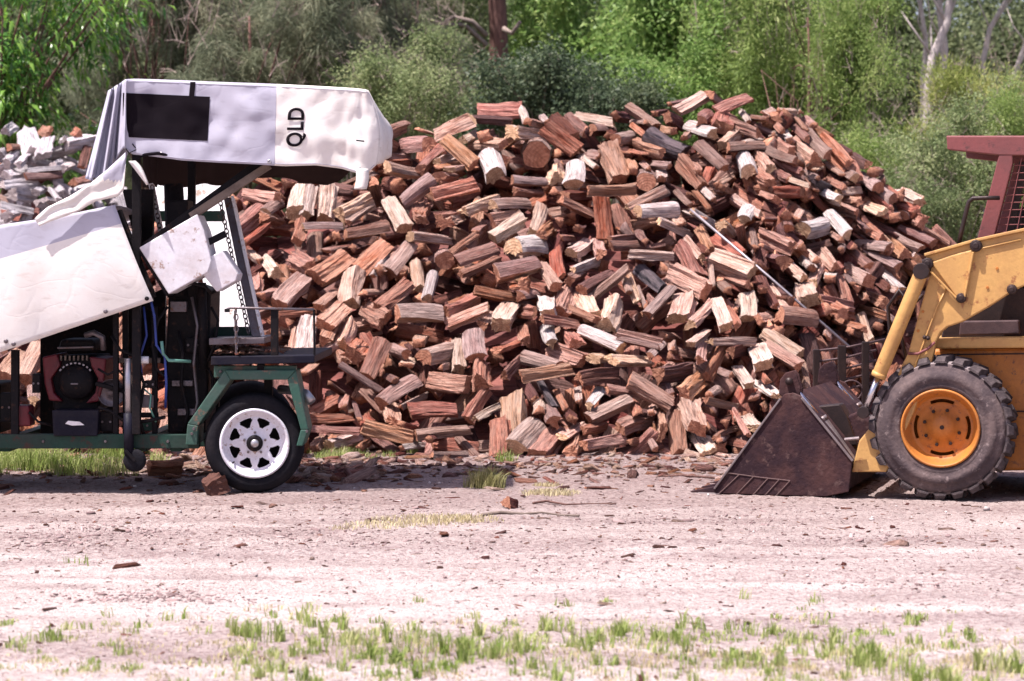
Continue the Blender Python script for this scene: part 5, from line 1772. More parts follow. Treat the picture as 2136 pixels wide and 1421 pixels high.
def tread_wheel(loc, flip=False):
    w = empty('wheel', loc, math.pi if flip else 0, loader)
    RT, RR, W = .405, .224, .28
    pr = [(RR, .035), (RR * 1.05, .018), (RR * 1.12, .006), (RR * 1.16, .012), (RT * .70, -.004), (RT * .80, -.012), (RT * .805, -.004), (RT * .88, .000), (RT * .935, .018), (RT * .965, .05), (RT * .975, W * .5),
          (RT * .965, W - .05), (RT * .90, W - .005), (RT * .78, W + .012), (RR * 1.1, W - .006), (RR, W - .03)]
    mb = MB()
    n = 72
    mb.lathe(pr, (0, 0, 0), n, close=True)
    # dust lies on the tread between the lugs
    for fi in range(len(mb.f)):
        i = fi // n
        mb.m[fi] = 1 if 8 <= i <= 10 else 0
    ty = mb.build('tyre', [YM['mud'], YM['dust']], w, 0, True)
    NL = 24
    lug = MB()
    rot = Matrix.Rotation(.34, 3, 'Z')
    prof = [(-.034, -.012), (.034, -.012), (.024, .030), (-.024, .030)]
    vs = []
    for y, s, zz in ((.000, 1.15, -.030), (.022, 1.0, -.004), (W * .56, .62, .002)):
        for x, z in prof:
            vs.append((x * s + y * .30, y, RT * .972 + (z if z < 0 else z + zz)))
    fs = [(0, 1, 2, 3), (11, 10, 9, 8)]
    for i in range(2):
        for k in range(4):
            k2 = (k + 1) % 4
            fs.append((i * 4 + k2, i * 4 + k, (i + 1) * 4 + k, (i + 1) * 4 + k2))
    lme = bpy.data.meshes.new('tread_lug'); lme.from_pydata(vs, [], fs); lme.materials.append(YM['lug']); lme.update()
    vs2 = [(-x + .084, W - y, z) for x, y, z in vs]
    lme2 = bpy.data.meshes.new('tread_lug'); lme2.from_pydata(vs2, [], [f[::1] for f in fs]); lme2.materials.append(YM['lug']); lme2.update()
    for k in range(NL):
        o = obj('tread_lug', lme, ty); o.rotation_euler = (0, 2 * math.pi * k / NL, 0)
        o = obj('tread_lug', lme2, ty); o.rotation_euler = (0, 2 * math.pi * (k + .5) / NL, 0)
    rim = MB()
    rim.lathe([(RR * .995, .05), (RR * 1.03, .02), (RR * 1.03, .006), (RR * .985, .0), (RR * .955, .012), (RR * .93, .045), (RR * .90, .055), (RR * .86, .095), (RR * .80, .110)], (0, 0, 0), 56)
    rim.lathe([(RR * .95, .05), (RR * .9, .11), (RR * .88, .22), (.001, .225)], (0, 0, 0), 32)
    n = 64
    rad = [RR * .80, RR * .745, RR * .66, RR * .60, RR * .33, RR * .325, .001]
    ys = [.110, .112, .110, .102, .100, .092, .092]
    vs, fs = [], []
    for r, y in zip(rad, ys):
        for k in range(n):
            t = 2 * math.pi * (k + .5) / n
            vs.append((r * math.cos(t), y, r * math.sin(t)))
    for i in range(len(rad) - 1):
        for k in range(n):
            q = (k + 5) % 16
            if i == 1 and q < 9: continue
            k2 = (k + 1) % n
            fs.append((i * n + k, (i + 1) * n + k, (i + 1) * n + k2, i * n + k2))
    rim.add(vs, fs)
    ro = rim.build('rim', YM['orange'], w, 0, True)
    for k in range(8):
        t = 2 * math.pi * (k + .5) / 8 + .1
        MB().lathe([(.001, -.014), (.008, -.014), (.011, -.006), (.011, .01)], (RR * .47 * math.cos(t), .096, RR * .47 * math.sin(t)), 6).build('wheel_nut', YM['pin'], ro)
    MB().lathe([(.001, -.008), (.012, -.008), (.014, .004)], (0, .09, 0), 10).build('centre_bolt', YM['pin'], ro)
    return w


WB = 1.02
zc = .425
wl_ = Lp(1961, 893, -.02)
for x in (wl_.x, wl_.x + WB):
    tread_wheel((x, -.02, zc))
    tread_wheel((x + .0, 1.70, zc), True)

# body
lb(lslab([(1951, 727), (2500, 722), (2500, 976), (1960, 985), (1900, 940), (1905, 780)], .31, 1.37), 'body', YM['orange'], .02)
lb(lslab([(1951, 706), (2500, 698), (2500, 722), (1951, 728)], .16, .36), 'side_ledge', YM['yellow'], .012)
lb(lslab([(1952, 702), (2500, 694), (2500, 720), (1952, 726)], 1.32, 1.52), 'side_ledge', YM['yellow'], .012)
lb(lslab([(1985, 610), (2500, 580), (2500, 706), (1962, 708)], .50, 1.25), 'engine_bay', YM['pin'], .01)  # dark colour stands for the shade of the opening under the arm
lb(lslab([(2003, 670), (2124, 668), (2126, 697), (2000, 700)], .30, .40), 'step_box', YM['wire'], .008)
lb(lslab([(2500, 420), (2560, 430), (2560, 940), (2500, 960)], .25, 1.43), 'rear_door', YM['yellow'], .03)
lb(lslab([(2330, 455), (2500, 430), (2500, 700), (2330, 700)], .25, 1.43), 'rear_tower', YM['yellow'], .03)
# lift arms
ARM = [(1930, 534), (2036, 503), (2132, 482), (2420, 420), (2440, 500), (2300, 545), (2132, 598), (2106, 612), (2060, 642), (2007, 672), (1975, 683), (1962, 694), (1952, 714), (1944, 752),
       (1905, 862), (1850, 985), (1776, 985), (1792, 920), (1840, 860), (1882, 760), (1893, 740), (1941, 566)]
for w0, w1, nm in ((.02, .10, 'near'), (1.58, 1.66, 'far')):
    mb = MB().prism([(Lp(x, y, .02).x, Lp(x, y, .02).z) for x, y in ARM], w0, w1)
    arm = lb(mb, 'lift_arm', YM['yellow'], .008)
    if nm == 'near':
        # folded lip along the upper edge
        for a, b in (((1928, 532), (2036, 501)), ((2036, 501), (2420, 417))):
            p, q = Lp(*a, 0.0), Lp(*b, 0.0)
            lb(MB().beam(p + Vector((0, .06, 0)), q + Vector((0, .06, 0)), .018, .13), 'arm_lip', YM['yellow'], .004, arm)
        gp = lb(lslab([(1942, 548), (1985, 533), (2031, 521), (2024, 560), (2009, 628), (2000, 628), (1992, 616)], .0, .025), 'gusset_plate', YM['yellow'], .006, arm)
        for a, b in (((1941, 566), (1995, 622)), ((2030, 526), (2011, 624))):
            lb(MB().beam(Lp(*a, -.004), Lp(*b, -.004), .012, .02), 'weld_rib', YM['yellow'], .004, arm)
        for x, y, r in ((2004, 622, .030), (2035, 513, .036), (2110, 604, .030), (1934, 550, .035), (1935, 706, .012), (1928, 704, .012)):
            c = Lp(x, y, -.02)
            lb(MB().lathe([(.001, -.008), (r * .45, -.008), (r * .5, .004), (r * .85, .006), (r, .014), (r, .05)], c, 12), 'pivot_pin' if r > .02 else 'bolt', YM['pin'], .002, arm)
        lb(MB().tube([Lp(1895, 738, .01), Lp(1915, 738, .005), Lp(1935, 728, .005), Lp(1950, 714, .01)], .008, 6), 'hose_clip', YM['cage'], 0, arm, True)
lb(MB().beam(Lp(1815, 955, .02) + Vector((0, .08, 0)), Lp(1815, 955, .02) + Vector((0, 1.56, 0)), .08, .12), 'arm_cross_tube', YM['yellow'], .01)


def ram(p0, p1, p2, r, name, m, eye=True):
    """tube p0-p1, rod p1-p2"""
    e = empty(name, (0, 0, 0), 0, loader)
    d = (p1 - p0).normalized()
    MB().tube([p0, p0 + d * .02, p1 - d * .02, p1], [r, r, r, r * .92], 18).build('barrel', m, e, 0, True)
    MB().tube([p1 - d * .025, p1 + d * .004], [r * 1.08, r * 1.08], 18).build('gland', m, e, 0, True)
    MB().tube([p1, p2], r * .42, 12).build('rod', YM['chrome'], e, 0, True)
    for p, s in ((p0, 1), (p2, .75)):
        MB().tube([p + Vector((0, -r * 1.1 * s, 0)), p + Vector((0, r * 1.1 * s, 0))], r * 1.15 * s, 12).build('eye', YM['pin'], e, .003)
    return e


ram(Lp(1923, 566, -.02), Lp(1832, 786, -.02), Lp(1802, 860, -.02), .042, 'lift_cylinder', YM['yellow'])
ram(Lp(1780, 972, .10), Lp(1711, 874, .10), Lp(1648, 800, .10), .040, 'tilt_cylinder', YM['worn'])
ram(Lp(1780, 972, .10) + Vector((0, 1.4, 0)), Lp(1711, 874, .10) + Vector((0, 1.4, 0)), Lp(1648, 800, .10) + Vector((0, 1.4, 0)), .040, 'tilt_cylinder', YM['worn'])
lb(MB().tube([Lp(1900, 640, .06), Lp(1875, 605, .05), Lp(1852, 640, .05), Lp(1856, 690, .06), Lp(1845, 740, .08)], .011, 8), 'hydraulic_hose', YM['pin'], 0, None, True)
lb(MB().tube([Lp(1925, 615, .09), Lp(1890, 650, .09), Lp(1880, 700, .1), Lp(1892, 760, .1)], .010, 8), 'hydraulic_hose', YM['pin'], 0, None, True)

# bucket
BK = empty('bucket', (0, 0, 0), 0, loader)
B0, B1 = -.02, 1.70
SIDE = [(1637, 822), (1626, 834), (1512, 989), (1487, 1021), (1494, 1036), (1560, 1041), (1623, 1046), (1722, 1046), (1770, 1026), (1778, 960), (1741, 914), (1704, 868), (1670, 826), (1655, 820)]
side2 = [(Lp(x, y, B0).x, max(Lp(x, y, B0).z, .008)) for x, y in SIDE]
for w in (B0, B1 - .025):
    lb(MB().prism(side2, w, w + .025), 'side_plate', YM['rust'], .004, BK)
# rolled back and floor
backl = [(1648, 822), (1704, 872), (1741, 918), (1772, 960), (1765, 1020), (1722, 1040), (1623, 1040), (1494, 1032)]
pb = [Vector((Lp(x, y, B0).x, 0, max(Lp(x, y, B0).z, .014))) for x, y in backl]
g = [[Vector((p.x, w, p.z)) for p in pb] for w in np.linspace(B0 + .024, B1 - .024, 9)]
lb(MB().grid(g), 'shell', YM['rust'], 0, BK, False, .02)
ear = [(1668, 826), (1640, 836), (1624, 822), (1627, 792), (1638, 778), (1655, 773), (1662, 784), (1670, 812)]
for w in (.05, .13, 1.45, 1.53):
    lb(MB().prism([(Lp(x, y, .05).x, Lp(x, y, .05).z) for x, y in ear], w, w + .022), 'ear', YM['rust'], .006, BK)
lb(MB().tube([Lp(1645, 796, .02), Lp(1645, 796, .02) + Vector((0, .16, 0))], .022, 14), 'ear_pin', YM['pin'], 0, BK, True)
lb(MB().beam(Lp(1478, 1032, B0) + Vector((0, .0, .0)), Lp(1478, 1032, B0) + Vector((0, B1, 0)), .14, .022, up=(0, 0, 1)), 'cutting_edge', YM['worn'], .004, BK)
for k in range(6):
    w = B0 + .05 + k * .31
    p = Lp(1482, 1030, B0)
    x0 = p.x
    vs = [(x0 + .06, w - .035, .004), (x0 + .06, w + .035, .004), (x0 + .06, w + .035, .055), (x0 + .06, w - .035, .055), (x0 - .135, w - .022, .006), (x0 - .135, w + .022, .006), (x0 - .125, w + .02, .016), (x0 - .125, w - .02, .016)]
    lb(MB().add(vs, [(0, 1, 2, 3), (7, 6, 5, 4), (0, 4, 5, 1), (1, 5, 6, 2), (2, 6, 7, 3), (3, 7, 4, 0)]), 'tooth', YM['rust'], .004, BK)
for a, b in (((1512, 986), (1585, 996)), ((1585, 996), (1648, 1003)), ((1542, 990), (1500, 1030)), ((1572, 994), (1532, 1036)), ((1602, 998), (1566, 1038)), ((1625, 1001), (1590, 1040)), ((1648, 1003), (1612, 1042))):
    lb(MB().beam(Lp(*a, B0 - .003), Lp(*b, B0 - .001), .007, .005), 'weld_bead', YM['bead'], .002, BK)
lb(MB().beam(Lp(1628, 832, B0 - .004), Lp(1490, 1020, B0 - .004), .012, .014), 'mouth_edge', YM['worn'], .003, BK)
lb(MB().beam(Lp(1672, 830, B0 - .004), Lp(1779, 962, B0 - .004), .014, .014), 'rear_edge', YM['worn'], .003, BK)
lb(MB().beam(Lp(1700, 850, .4), Lp(1788, 985, .4), .05, .8), 'quick_hitch', YM['pin'], .01)
lb(MB().tube([Lp(1762, 917, -.03), Lp(1792, 914, -.03)], .010, 8), 'hitch_lever', YM['worn'], 0)
lb(lslab([(1700, 848), (1752, 843), (1768, 872), (1790, 930), (1760, 930), (1720, 880)], .30, .45), 'hitch_plate', YM['pin'], .008)
lb(lslab([(1768, 868), (1790, 858), (1815, 880), (1822, 912), (1790, 930)], .12, .28), 'knuckle', YM['rust'], .012)

for x, y in ((1960, 585), (2080, 560), (1915, 690), (1925, 650), (2060, 600)):
    lb(MB().lathe([(.001, -.006), (.008, -.006), (.010, .003)], Lp(x, y, .02), 6), 'bolt', YM['orange'], 0)
for pts in ([(1960, 545), (2000, 530), (2040, 520), (2130, 500)], [(1905, 775), (1925, 720), (1955, 640), (1975, 600)]):
    lb(MB().tube([Lp(x, y, .012) for x, y in pts], .006, 6), 'hydraulic_line', YM['yellow'], 0, None, True)
for x0, y0, x1, y1 in ((1965, 740, 2140, 738), (1970, 860, 2140, 858)):
    lb(MB().beam(Lp(x0, y0, .306), Lp(x1, y1, .306), .008, .010), 'seam', YM['pin'], 0)
lb(lslab([(1975, 760), (2005, 760), (2005, 790), (1975, 790)], .295, .32), 'access_plate', YM['orange'], .004)
# cab cage
for w in (.28, 1.36):
    cg = empty('cab_side', (0, 0, 0), 0, loader)
    f = lambda pts, a, b: MB().prism([(Lp(x, y, .28).x, Lp(x, y, .28).z) for x, y in pts], a, b)
    lb(f([(1974, 284), (2420, 284), (2420, 328), (2085, 324), (1976, 312)], w, w + .09), 'roof_beam', YM['cage'], .006, cg)
    lb(f([(2084, 322), (2112, 322), (2112, 342), (2071, 505), (2034, 515)], w + .003, w + .085), 'front_post', YM['cage'], .006, cg)
    lb(f([(2330, 322), (2385, 322), (2400, 480), (2345, 480)], w + .003, w + .085), 'rear_post', YM['cage'], .006, cg)
    lb(f([(2122, 335), (2140, 335), (2112, 485), (2094, 490)], w + .12, w + .16), 'inner_post', YM['pin'], .004, cg)
    mz = MB()
    for k in range(10):
        x = 2122 + k * 22
        mz.tube([Lp(x + 8, 330, .28) + Vector((0, w - .25, 0)), Lp(x - 26, 492, .28) + Vector((0, w - .25, 0))], .0035, 5)
    for k in range(10):
        y = 345 + k * 15.5
        mz.tube([Lp(2112 - k * 4, y, .28) + Vector((0, w - .246, 0)), Lp(2340, y - 3, .28) + Vector((0, w - .246, 0))], .0035, 5)
    mm = lb(mz, 'wire_mesh', YM['cage'], 0, cg)
    mm['kind'] = 'stuff'
lb(lslab([(1974, 283), (2420, 283), (2420, 292), (1974, 292)], .36, 1.37), 'roof', YM['cage'], .005)
rail = [Lp(2000, 512, .2), Lp(2006, 480, .2), Lp(2017, 435, .2), Lp(2021, 421, .2), Lp(2029, 414, .2), Lp(2060, 413, .2), Lp(2085, 413, .22)]
lb(MB().tube(rail, .013, 8), 'handrail', YM['pin'], 0, None, True)
lb(MB().box(Lp(2200, 520, .8), (.45, .5, .5)), 'seat', YM['pin'], .05)

# ------------------------------------------------------------------ steel guard behind the bucket
GR = V(1750, 840, 16.0); GR.z = 0
guard = empty('steel_guard', GR)
tag(guard, 'rusty steel guard of three posts and five rods standing behind the bucket', 'guard')
for x, yt, wd_ in ((1700, 728, .055), (1753, 720, .07), (1802, 712, .06)):
    p = V(x, yt, 16.0)
    m = MB().beam(Vector((p.x, p.y - .07, 0)), p + Vector((0, -.07, 0)), wd_ * .8, .04)
    m.v = [(a - GR.x, b - GR.y, c) for a, b, c in m.v]
    m.build('post', YM['pin'], guard, .005)
for k, (y0, y1) in enumerate(((733, 708), (756, 730), (780, 752), (802, 776), (822, 797))):
    p, q = V(1695, y0, 15.965), V(1846 if k == 0 else 1828, y1, 15.965)
    m = MB().tube([p, p.lerp(q, .5) + Vector((0, 0, -.012)), q], .008, 8)
    m.v = [(a - GR.x, b - GR.y, c) for a, b, c in m.v]
    m.build('rod', YM['wire'], guard, 0, True)
# coil of wire by the guard
cl = MB()
cc_ = V(1776, 815, 15.8)
path = [cc_ + Vector((.075 * math.cos(t), .012 * t * .2, .07 * math.sin(t))) for t in [k * .35 for k in range(24)]]
cl.tube(path, .006, 5)
o = cl.build('wire_coil', YM['wire'], None, 0, True)
o.location = (0, 0, 0)
tag(o, 'coil of rusty wire hanging on the steel guard', 'wire')
# steel pipe lying on the heap
pp = [V(x, y, hit(x, y, heapH, 15.5, 20.4) - .22) for x, y in ((1440, 437), (1515, 492), (1600, 572), (1690, 652), (1772, 724))]
a, b = pp[0], pp[-1]
m = MB().tube([a, a.lerp(b, .5) + Vector((0, -.06, 0)), b], .0105, 10)
o = m.build('steel_pipe', TM['steelpipe'], None, 0, True)
tag(o, 'long grey steel pipe lying diagonally down the heap above the bucket', 'pipe')

# ------------------------------------------------------------------ grass, litter and small things on the ground
def ground_pt(px, py):
    d = CAMZ * FPX / (py - HY)
    return (px - CX) / FPX * d, d


def blades(spots, name, mat, label, kind='stuff', cat='grass', seed=3, drop=None):
    """spots: (x, y, radius x, radius y, count, height)"""
    r = np.random.default_rng(seed)
    Vs, Fs, Rn, b = [], [], [], 0
    for x, y, rx, ry, n, h in spots:
        a = r.uniform(0, 6.283, n); q = np.sqrt(r.random(n))
        q = q * r.uniform(.3, 1, n) ** .3
        cx, cy = x + np.cos(a) * q * rx, y + np.sin(a) * q * ry
        H = h * r.uniform(.35, 1.2, n) * (1.15 - .5 * q)
        la = r.uniform(0, 6.283, n); le = r.uniform(.05, .75, n) * H
        dx, dy = np.cos(la) * le, np.sin(la) * le
        w = r.uniform(.0016, .0040, n)
        wx, wy = -np.sin(la + 1.0) * w, np.cos(la + 1.0) * w
        z0 = np.full(n, -.012)
        p = np.stack([np.stack([cx - wx, cy - wy, z0], 1), np.stack([cx + wx, cy + wy, z0], 1),
                      np.stack([cx + dx * .35 + wx * .8, cy + dy * .35 + wy * .8, H * .62], 1), np.stack([cx + dx * .35 - wx * .8, cy + dy * .35 - wy * .8, H * .62], 1),
                      np.stack([cx + dx, cy + dy, H * (1 - .25 * (le / H))], 1)], 1).reshape(-1, 3)
        i = np.arange(n)[:, None] * 5 + b
        Fs.append(np.concatenate([i + np.array([[0, 1, 2]]), i + np.array([[0, 2, 3]]), i + np.array([[3, 2, 4]])], 0))
        Vs.append(p); b += n * 5
        Rn.append(np.repeat(np.clip(r.random(n) * .7 + r.random() * .3, 0, 1), 5))
    me = npmesh(name, np.concatenate(Vs), np.concatenate(Fs), [mat], rnd=np.concatenate(Rn))
    return tag(obj(name, me), label, cat, kind=kind)


GM = leafmat('grass_fresh', (.12, .20, .035), (.31, .40, .11), (.70, .66, .38), .35, .6, .2)
GD = leafmat('grass_dry', (.34, .28, .15), (.56, .49, .29), (.74, .68, .46), .25, .8, .1)
rg = np.random.default_rng(9)
sp_ = []
for px, py, rx, n, h in ((545, 1330, .07, 420, .075), (520, 1318, .05, 160, .06), (700, 1345, .10, 420, .075), (640, 1300, .04, 90, .08), (780, 1365, .12, 420, .06), (895, 1345, .12, 560, .085), (960, 1372, .12, 420, .07),
                         (1045, 1360, .13, 620, .075), (1090, 1345, .08, 300, .06), (1160, 1312, .06, 220, .07), (1215, 1350, .10, 380, .075), (1295, 1335, .10, 420, .07), (1345, 1318, .08, 300, .06), (1390, 1345, .08, 300, .07),
                         (1445, 1312, .05, 200, .06), (1590, 1388, .06, 160, .06), (1660, 1342, .06, 220, .065), (1580, 1330, .05, 130, .055), (1765, 1365, .10, 480, .075), (1830, 1392, .12, 640, .085), (1895, 1408, .10, 420, .08), (2085, 1398, .08, 420, .09),
                         (1985, 1330, .07, 120, .05), (60, 1345, .06, 160, .06), (110, 1340, .03, 60, .05), (360, 1295, .03, 60, .045), (600, 1410, .10, 320, .06), (500, 1405, .08, 120, .05), (850, 1405, .14, 360, .06), (1150, 1400, .14, 420, .06),
                         (1300, 1400, .12, 300, .05), (180, 1180, .05, 40, .05), (1480, 1400, .1, 120, .05), (265, 1370, .05, 70, .05), (1700, 1262, .03, 20, .05), (1560, 1255, .02, 14, .06), (1180, 1270, .03, 20, .05)):
    x, y = ground_pt(px, py)
    sp_.append((x, y, rx * 1.3, rx * 1.9, int(n * .13), h * 1.0))
    for q_ in range(3):
        sp_.append((x + rg.normal(0, rx * .9), y + rg.normal(0, rx * 1.5), .022, .022, int(n * .06) + 4, h * 1.1))
for _ in range(170):                                 # sparse seedlings along the verge
    px, py = rg.uniform(0, 2136), rg.normal(1360, 45)
    if py < 1240: continue
    x, y = ground_pt(px, py)
    sp_.append((x, y, .04, .05, rg.integers(8, 40), rg.uniform(.02, .05)))
sw_ = []
for _ in range(300):
    px, py = rg.uniform(0, 2136), rg.normal(1375, 38)
    if py < 1265: continue
    x, y = ground_pt(px, py)
    sw_.append((x, y, .07, .08, rg.integers(6, 22), rg.uniform(.012, .03)))
blades(sp_, 'verge_grass', GM, 'yellow-green grass tufts scattered along the near verge')
sp_ = []
for _ in range(60):                                  # under the trailer
    px, py = rg.uniform(-260, 255), rg.uniform(950, 992)
    x, y = ground_pt(px, py)
    sp_.append((x, y, .16, .2, 110, rg.uniform(.10, .19)))
for _ in range(26):
    px, py = rg.uniform(640, 820), rg.uniform(935, 962)
    x, y = ground_pt(px, py)
    sp_.append((x, y, .07, .10, 40, rg.uniform(.04, .08)))
for px, py in ((705, 955), (865, 945), (1055, 962), (300, 945), (330, 960)):
    x, y = ground_pt(px, py)
    sp_.append((x, y, .08, .1, 90, .10))
blades(sp_, 'heap_side_grass', GM, 'green grass growing under the trailer and along the foot of the heap', seed=5)
x, y = ground_pt(1012, 1018)
blades([(x, y, .14, .10, 420, .15), (x, y, .10, .08, 160, .11)], 'grass_tuft', leafmat('tuft', (.12, .13, .045), (.32, .31, .13), (.60, .54, .33), .3, .7, .1),
       'single upright grass tuft on bare dirt in front of the heap', kind='thing', cat='plant', seed=6)
sp_ = []
for px, py, rx, n in ((1150, 1030, .20, 520), (1140, 1015, .10, 200), (880, 1088, .34, 700), (790, 1098, .22, 300), (960, 1085, .25, 350), (720, 1105, .1, 60)):
    x, y = ground_pt(px, py)
    sp_.append((x, y, rx, rx * .9, n, .035))
blades(sp_, 'dry_straw', GD, 'patches of pale dry straw on the track', seed=8, cat='straw')


blades(sw_, 'verge_straw', GD, 'pale dead grass stems lying between the green tufts of the verge', seed=12, cat='straw')


def chips(name, n, sampler, size, mats, label, cat, flat=.35, seed=4, longf=2.4):
    r = np.random.default_rng(seed)
    base = np.array([(-.5, -.5, -.5), (.5, -.42, -.5), (.42, .5, -.5), (-.45, .4, -.5), (-.4, -.35, .5), (.36, -.3, .4), (.3, .32, .5), (-.3, .3, .36)])
    q = np.array([(0, 3, 2, 1), (4, 5, 6, 7), (0, 1, 5, 4), (1, 2, 6, 5), (2, 3, 7, 6), (3, 0, 4, 7)])
    Vs, Fs, Rn, Lc, Fm = [], [], [], [], []
    for k in range(n):
        x, y = sampler(r)
        s = size * r.lognormal(0, .55)
        sc = np.array([s * r.uniform(.6, longf), s * r.uniform(.35, .9), s * flat * r.uniform(.4, 1.3)])
        v = (base + r.uniform(-.14, .14, (8, 3))) * sc
        a, t = r.uniform(0, 6.283), r.normal(0, .18)
        M = np.array(Matrix.Rotation(a, 3, 'Z') @ Matrix.Rotation(t, 3, 'X') @ Matrix.Rotation(r.normal(0, .18), 3, 'Y'))
        v = v @ M.T
        v += np.array([x, y, gz(x, y) + sc[2] * .42])
        Vs.append(v); Fs.append(q + k * 8); Rn.append(np.full(8, r.random())); Lc.append(base); Fm.append(np.full(6, r.integers(len(mats))))
    tag(obj(name, npmesh(name, np.concatenate(Vs), np.concatenate(Fs), mats, rnd=np.concatenate(Rn), lc=np.concatenate(Lc), fmat=np.concatenate(Fm))), label, cat, kind='stuff')


def s_foot(r):
    px = r.uniform(-150, 1640)
    py = 962 + abs(r.normal(0, 26)) + (r.uniform(-18, 0))
    return ground_pt(px, py)


def s_bark(r):
    px, py = r.normal(700, 55), r.normal(985, 14)
    return ground_pt(px, py)


def s_track(r):
    px = r.uniform(-200, 2336)
    d = r.uniform(7.2, 16.2)
    return (px - CX) / FPX * d, d


def s_mid(r):
    px = r.uniform(0, 2136)
    py = r.normal(1080, 48)
    while py < 990: py = r.normal(1080, 48)
    return ground_pt(px, py)


CLODZ = [(240, 1112, 190, 14, 5), (120, 1128, 110, 9, 2), (330, 1245, 200, 9, 4), (620, 1118, 160, 9, 2), (850, 1130, 200, 10, 2), (760, 1062, 180, 12, 2), (1500, 1085, 260, 14, 3), (1800, 1130, 220, 12, 2), (1200, 1170, 300, 16, 2), (1900, 1220, 200, 10, 1)]


def s_clod(r):
    w = np.array([c_[4] for c_ in CLODZ], dtype=float)
    c_ = CLODZ[r.choice(len(CLODZ), p=w / w.sum())]
    return ground_pt(r.normal(c_[0], c_[2] * .55), r.normal(c_[1], c_[3]))


cl_ = NT('dark_earth')
cl_.set('Base Color', cl_.ramp(cl_.attr('rnd', 'Fac'), [(.0, (.13, .085, .085)), (.6, (.27, .19, .185)), (1, (.42, .33, .32))]))
cl_.set('Roughness', .95)
chips('earth_clods', 4200, s_clod, .0066, [cl_.m], 'streaks of dark trodden earth clods across the track', 'earth', .40, 36, 2.6)
chips('bark_litter', 1900, s_foot, .026, [WOOD['r'], WOOD['d'], WOOD['p'], WOOD['o'], WOOD['d']], 'bark and splinters littering the ground at the foot of the heap', 'litter', .35, 31, 3.2)
chips('bark_pile', 240, s_bark, .042, [WOOD['r'], WOOD['o'], WOOD['d'], WOOD['p']], 'small spread of red bark slivers behind the trailer wheel', 'litter', .3, 32, 3.2)
chips('track_specks', 5200, s_track, .0062, [WOOD['d'], WOOD['r'], WOOD['d'], WOOD['g'], WOOD['p']], 'dark and pale specks of grit and bark scattered over the track', 'grit', .35, 33, 3.2)
chips('track_bark', 700, s_mid, .012, [WOOD['d'], WOOD['r'], WOOD['d'], WOOD['g']], 'flakes of bark trodden into the track', 'litter', .35, 34, 3.0)
st = NT('stone')
st.set('Base Color', st.ramp(st.attr('rnd', 'Fac'), [(.1, (.22, .18, .175)), (.6, (.45, .39, .38)), (1, (.66, .61, .60))]))
st.set('Roughness', .9)
chips('track_stones', 1800, s_track, .0055, [st.m], 'small pale stones pressed into the track', 'gravel', .6, 35, 1.3)
# sticks and single pieces
def stick(pts, r, label, mat, name='stick', cat='stick'):
    p = [Vector((*ground_pt(x, y), 0)) for x, y in pts]
    o0 = p[0].copy()
    m = MB().tube([a - o0 + Vector((0, 0, r * .8 + .004 * (i % 2))) for i, a in enumerate(p)], [r * (.7 + .3 * math.sin(1 + i)) for i in range(len(p))], 7)
    o = m.build(name, mat, None, 0, True)
    o.location = o0
    tag(o, label, cat)


stick([(1005, 1078), (1045, 1074), (1090, 1076), (1130, 1074), (1170, 1078), (1208, 1081)], .011, 'long pale stick lying level on the track in front of the heap', TM['pole'])
stick([(1112, 1052), (1140, 1049), (1180, 1055), (1215, 1055), (1250, 1053), (1285, 1055)], .008, 'crooked dark twig lying beyond the long pale stick', BM['brown'])
stick([(1375, 998), (1420, 996), (1490, 1000)], .011, 'straight dark stick lying left of the bucket tip', BM['brown'])


def chunk(px, py, size, col, rot, label, name='wood_chunk', shp='B', cat='wood chunk'):
    x, y = ground_pt(px, py)
    o = obj(name, SHAPES[shp][1][0])
    for s_ in o.material_slots: s_.link = 'OBJECT'
    o.material_slots[0].material = WOOD[col]; o.material_slots[1].material = ENDS
    o.location = (x, y, size[2] * .40)
    o.scale = size
    o.rotation_euler = rot
    tag(o, label, cat)


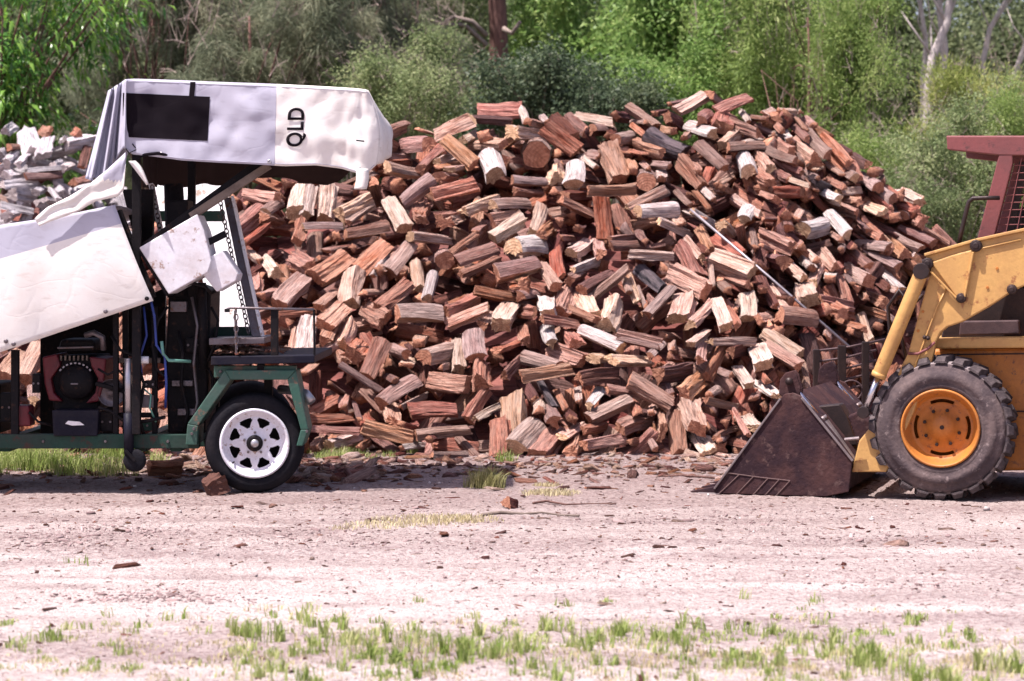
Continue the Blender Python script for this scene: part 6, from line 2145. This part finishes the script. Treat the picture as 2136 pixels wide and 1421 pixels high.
chunk(1066, 1058, (.085, .08, .07), 'd', (.4, .2, .9), 'dark lump of wood on the track beside the twig', shp='T')
chunk(1248, 1022, (.16, .06, .03), 'd', (0, .02, .1), 'flat dark bark slab lying on the track left of the bucket', shp='S')
chunk(345, 992, (.22, .15, .13), 'r', (0, 0, .3), 'brown log stump lying under the trailer beside the jockey wheel', shp='Q')
chunk(495, 1060, (.07, .03, .02), 'd', (0, 0, .1), 'small dark bark flake in front of the trailer wheel', shp='S')
chunk(1470, 1028, (.12, .06, .04), 'd', (0, 0, .4), 'dark clod lying against the bucket tip', shp='T')

pc = []
rp = np.random.default_rng(41)
vs_, fs_, rn_, lc_, fm_ = [], [], [], [], []
bq = np.array([(-.5, -.5, -.5), (.5, -.42, -.5), (.42, .5, -.5), (-.45, .4, -.5), (-.4, -.35, .5), (.36, -.3, .4), (.3, .32, .5), (-.3, .3, .36)])
qq = np.array([(0, 3, 2, 1), (4, 5, 6, 7), (0, 1, 5, 4), (1, 2, 6, 5), (2, 3, 7, 6), (3, 0, 4, 7)])
pz_ = V(550, 741, 13.93).z
for k in range(170):
    px, d = rp.uniform(446, 600), rp.uniform(13.96, 14.9)
    if rp.random() < .6: px = rp.normal(500, 22)
    x = (px - CX) / FPX * d
    sc = np.array([rp.uniform(.02, .09), rp.uniform(.01, .03), rp.uniform(.004, .014)])
    M = np.array(Matrix.Rotation(rp.uniform(0, 6.28), 3, 'Z') @ Matrix.Rotation(rp.normal(0, .2), 3, 'Y'))
    vs_.append((bq * sc) @ M.T + np.array([x, d, pz_ + rp.uniform(.004, .03)])); fs_.append(qq + 8 * k); rn_.append(np.full(8, rp.random())); lc_.append(bq); fm_.append(np.full(6, rp.integers(3)))
tag(obj('platform_splinters', npmesh('platform_splinters', np.concatenate(vs_), np.concatenate(fs_), [WOOD['o'], WOOD['r'], WOOD['p']], rnd=np.concatenate(rn_), lc=np.concatenate(lc_), fmat=np.concatenate(fm_))),
    'splinters and bark lying on the dark trailer platform', 'litter', kind='stuff')
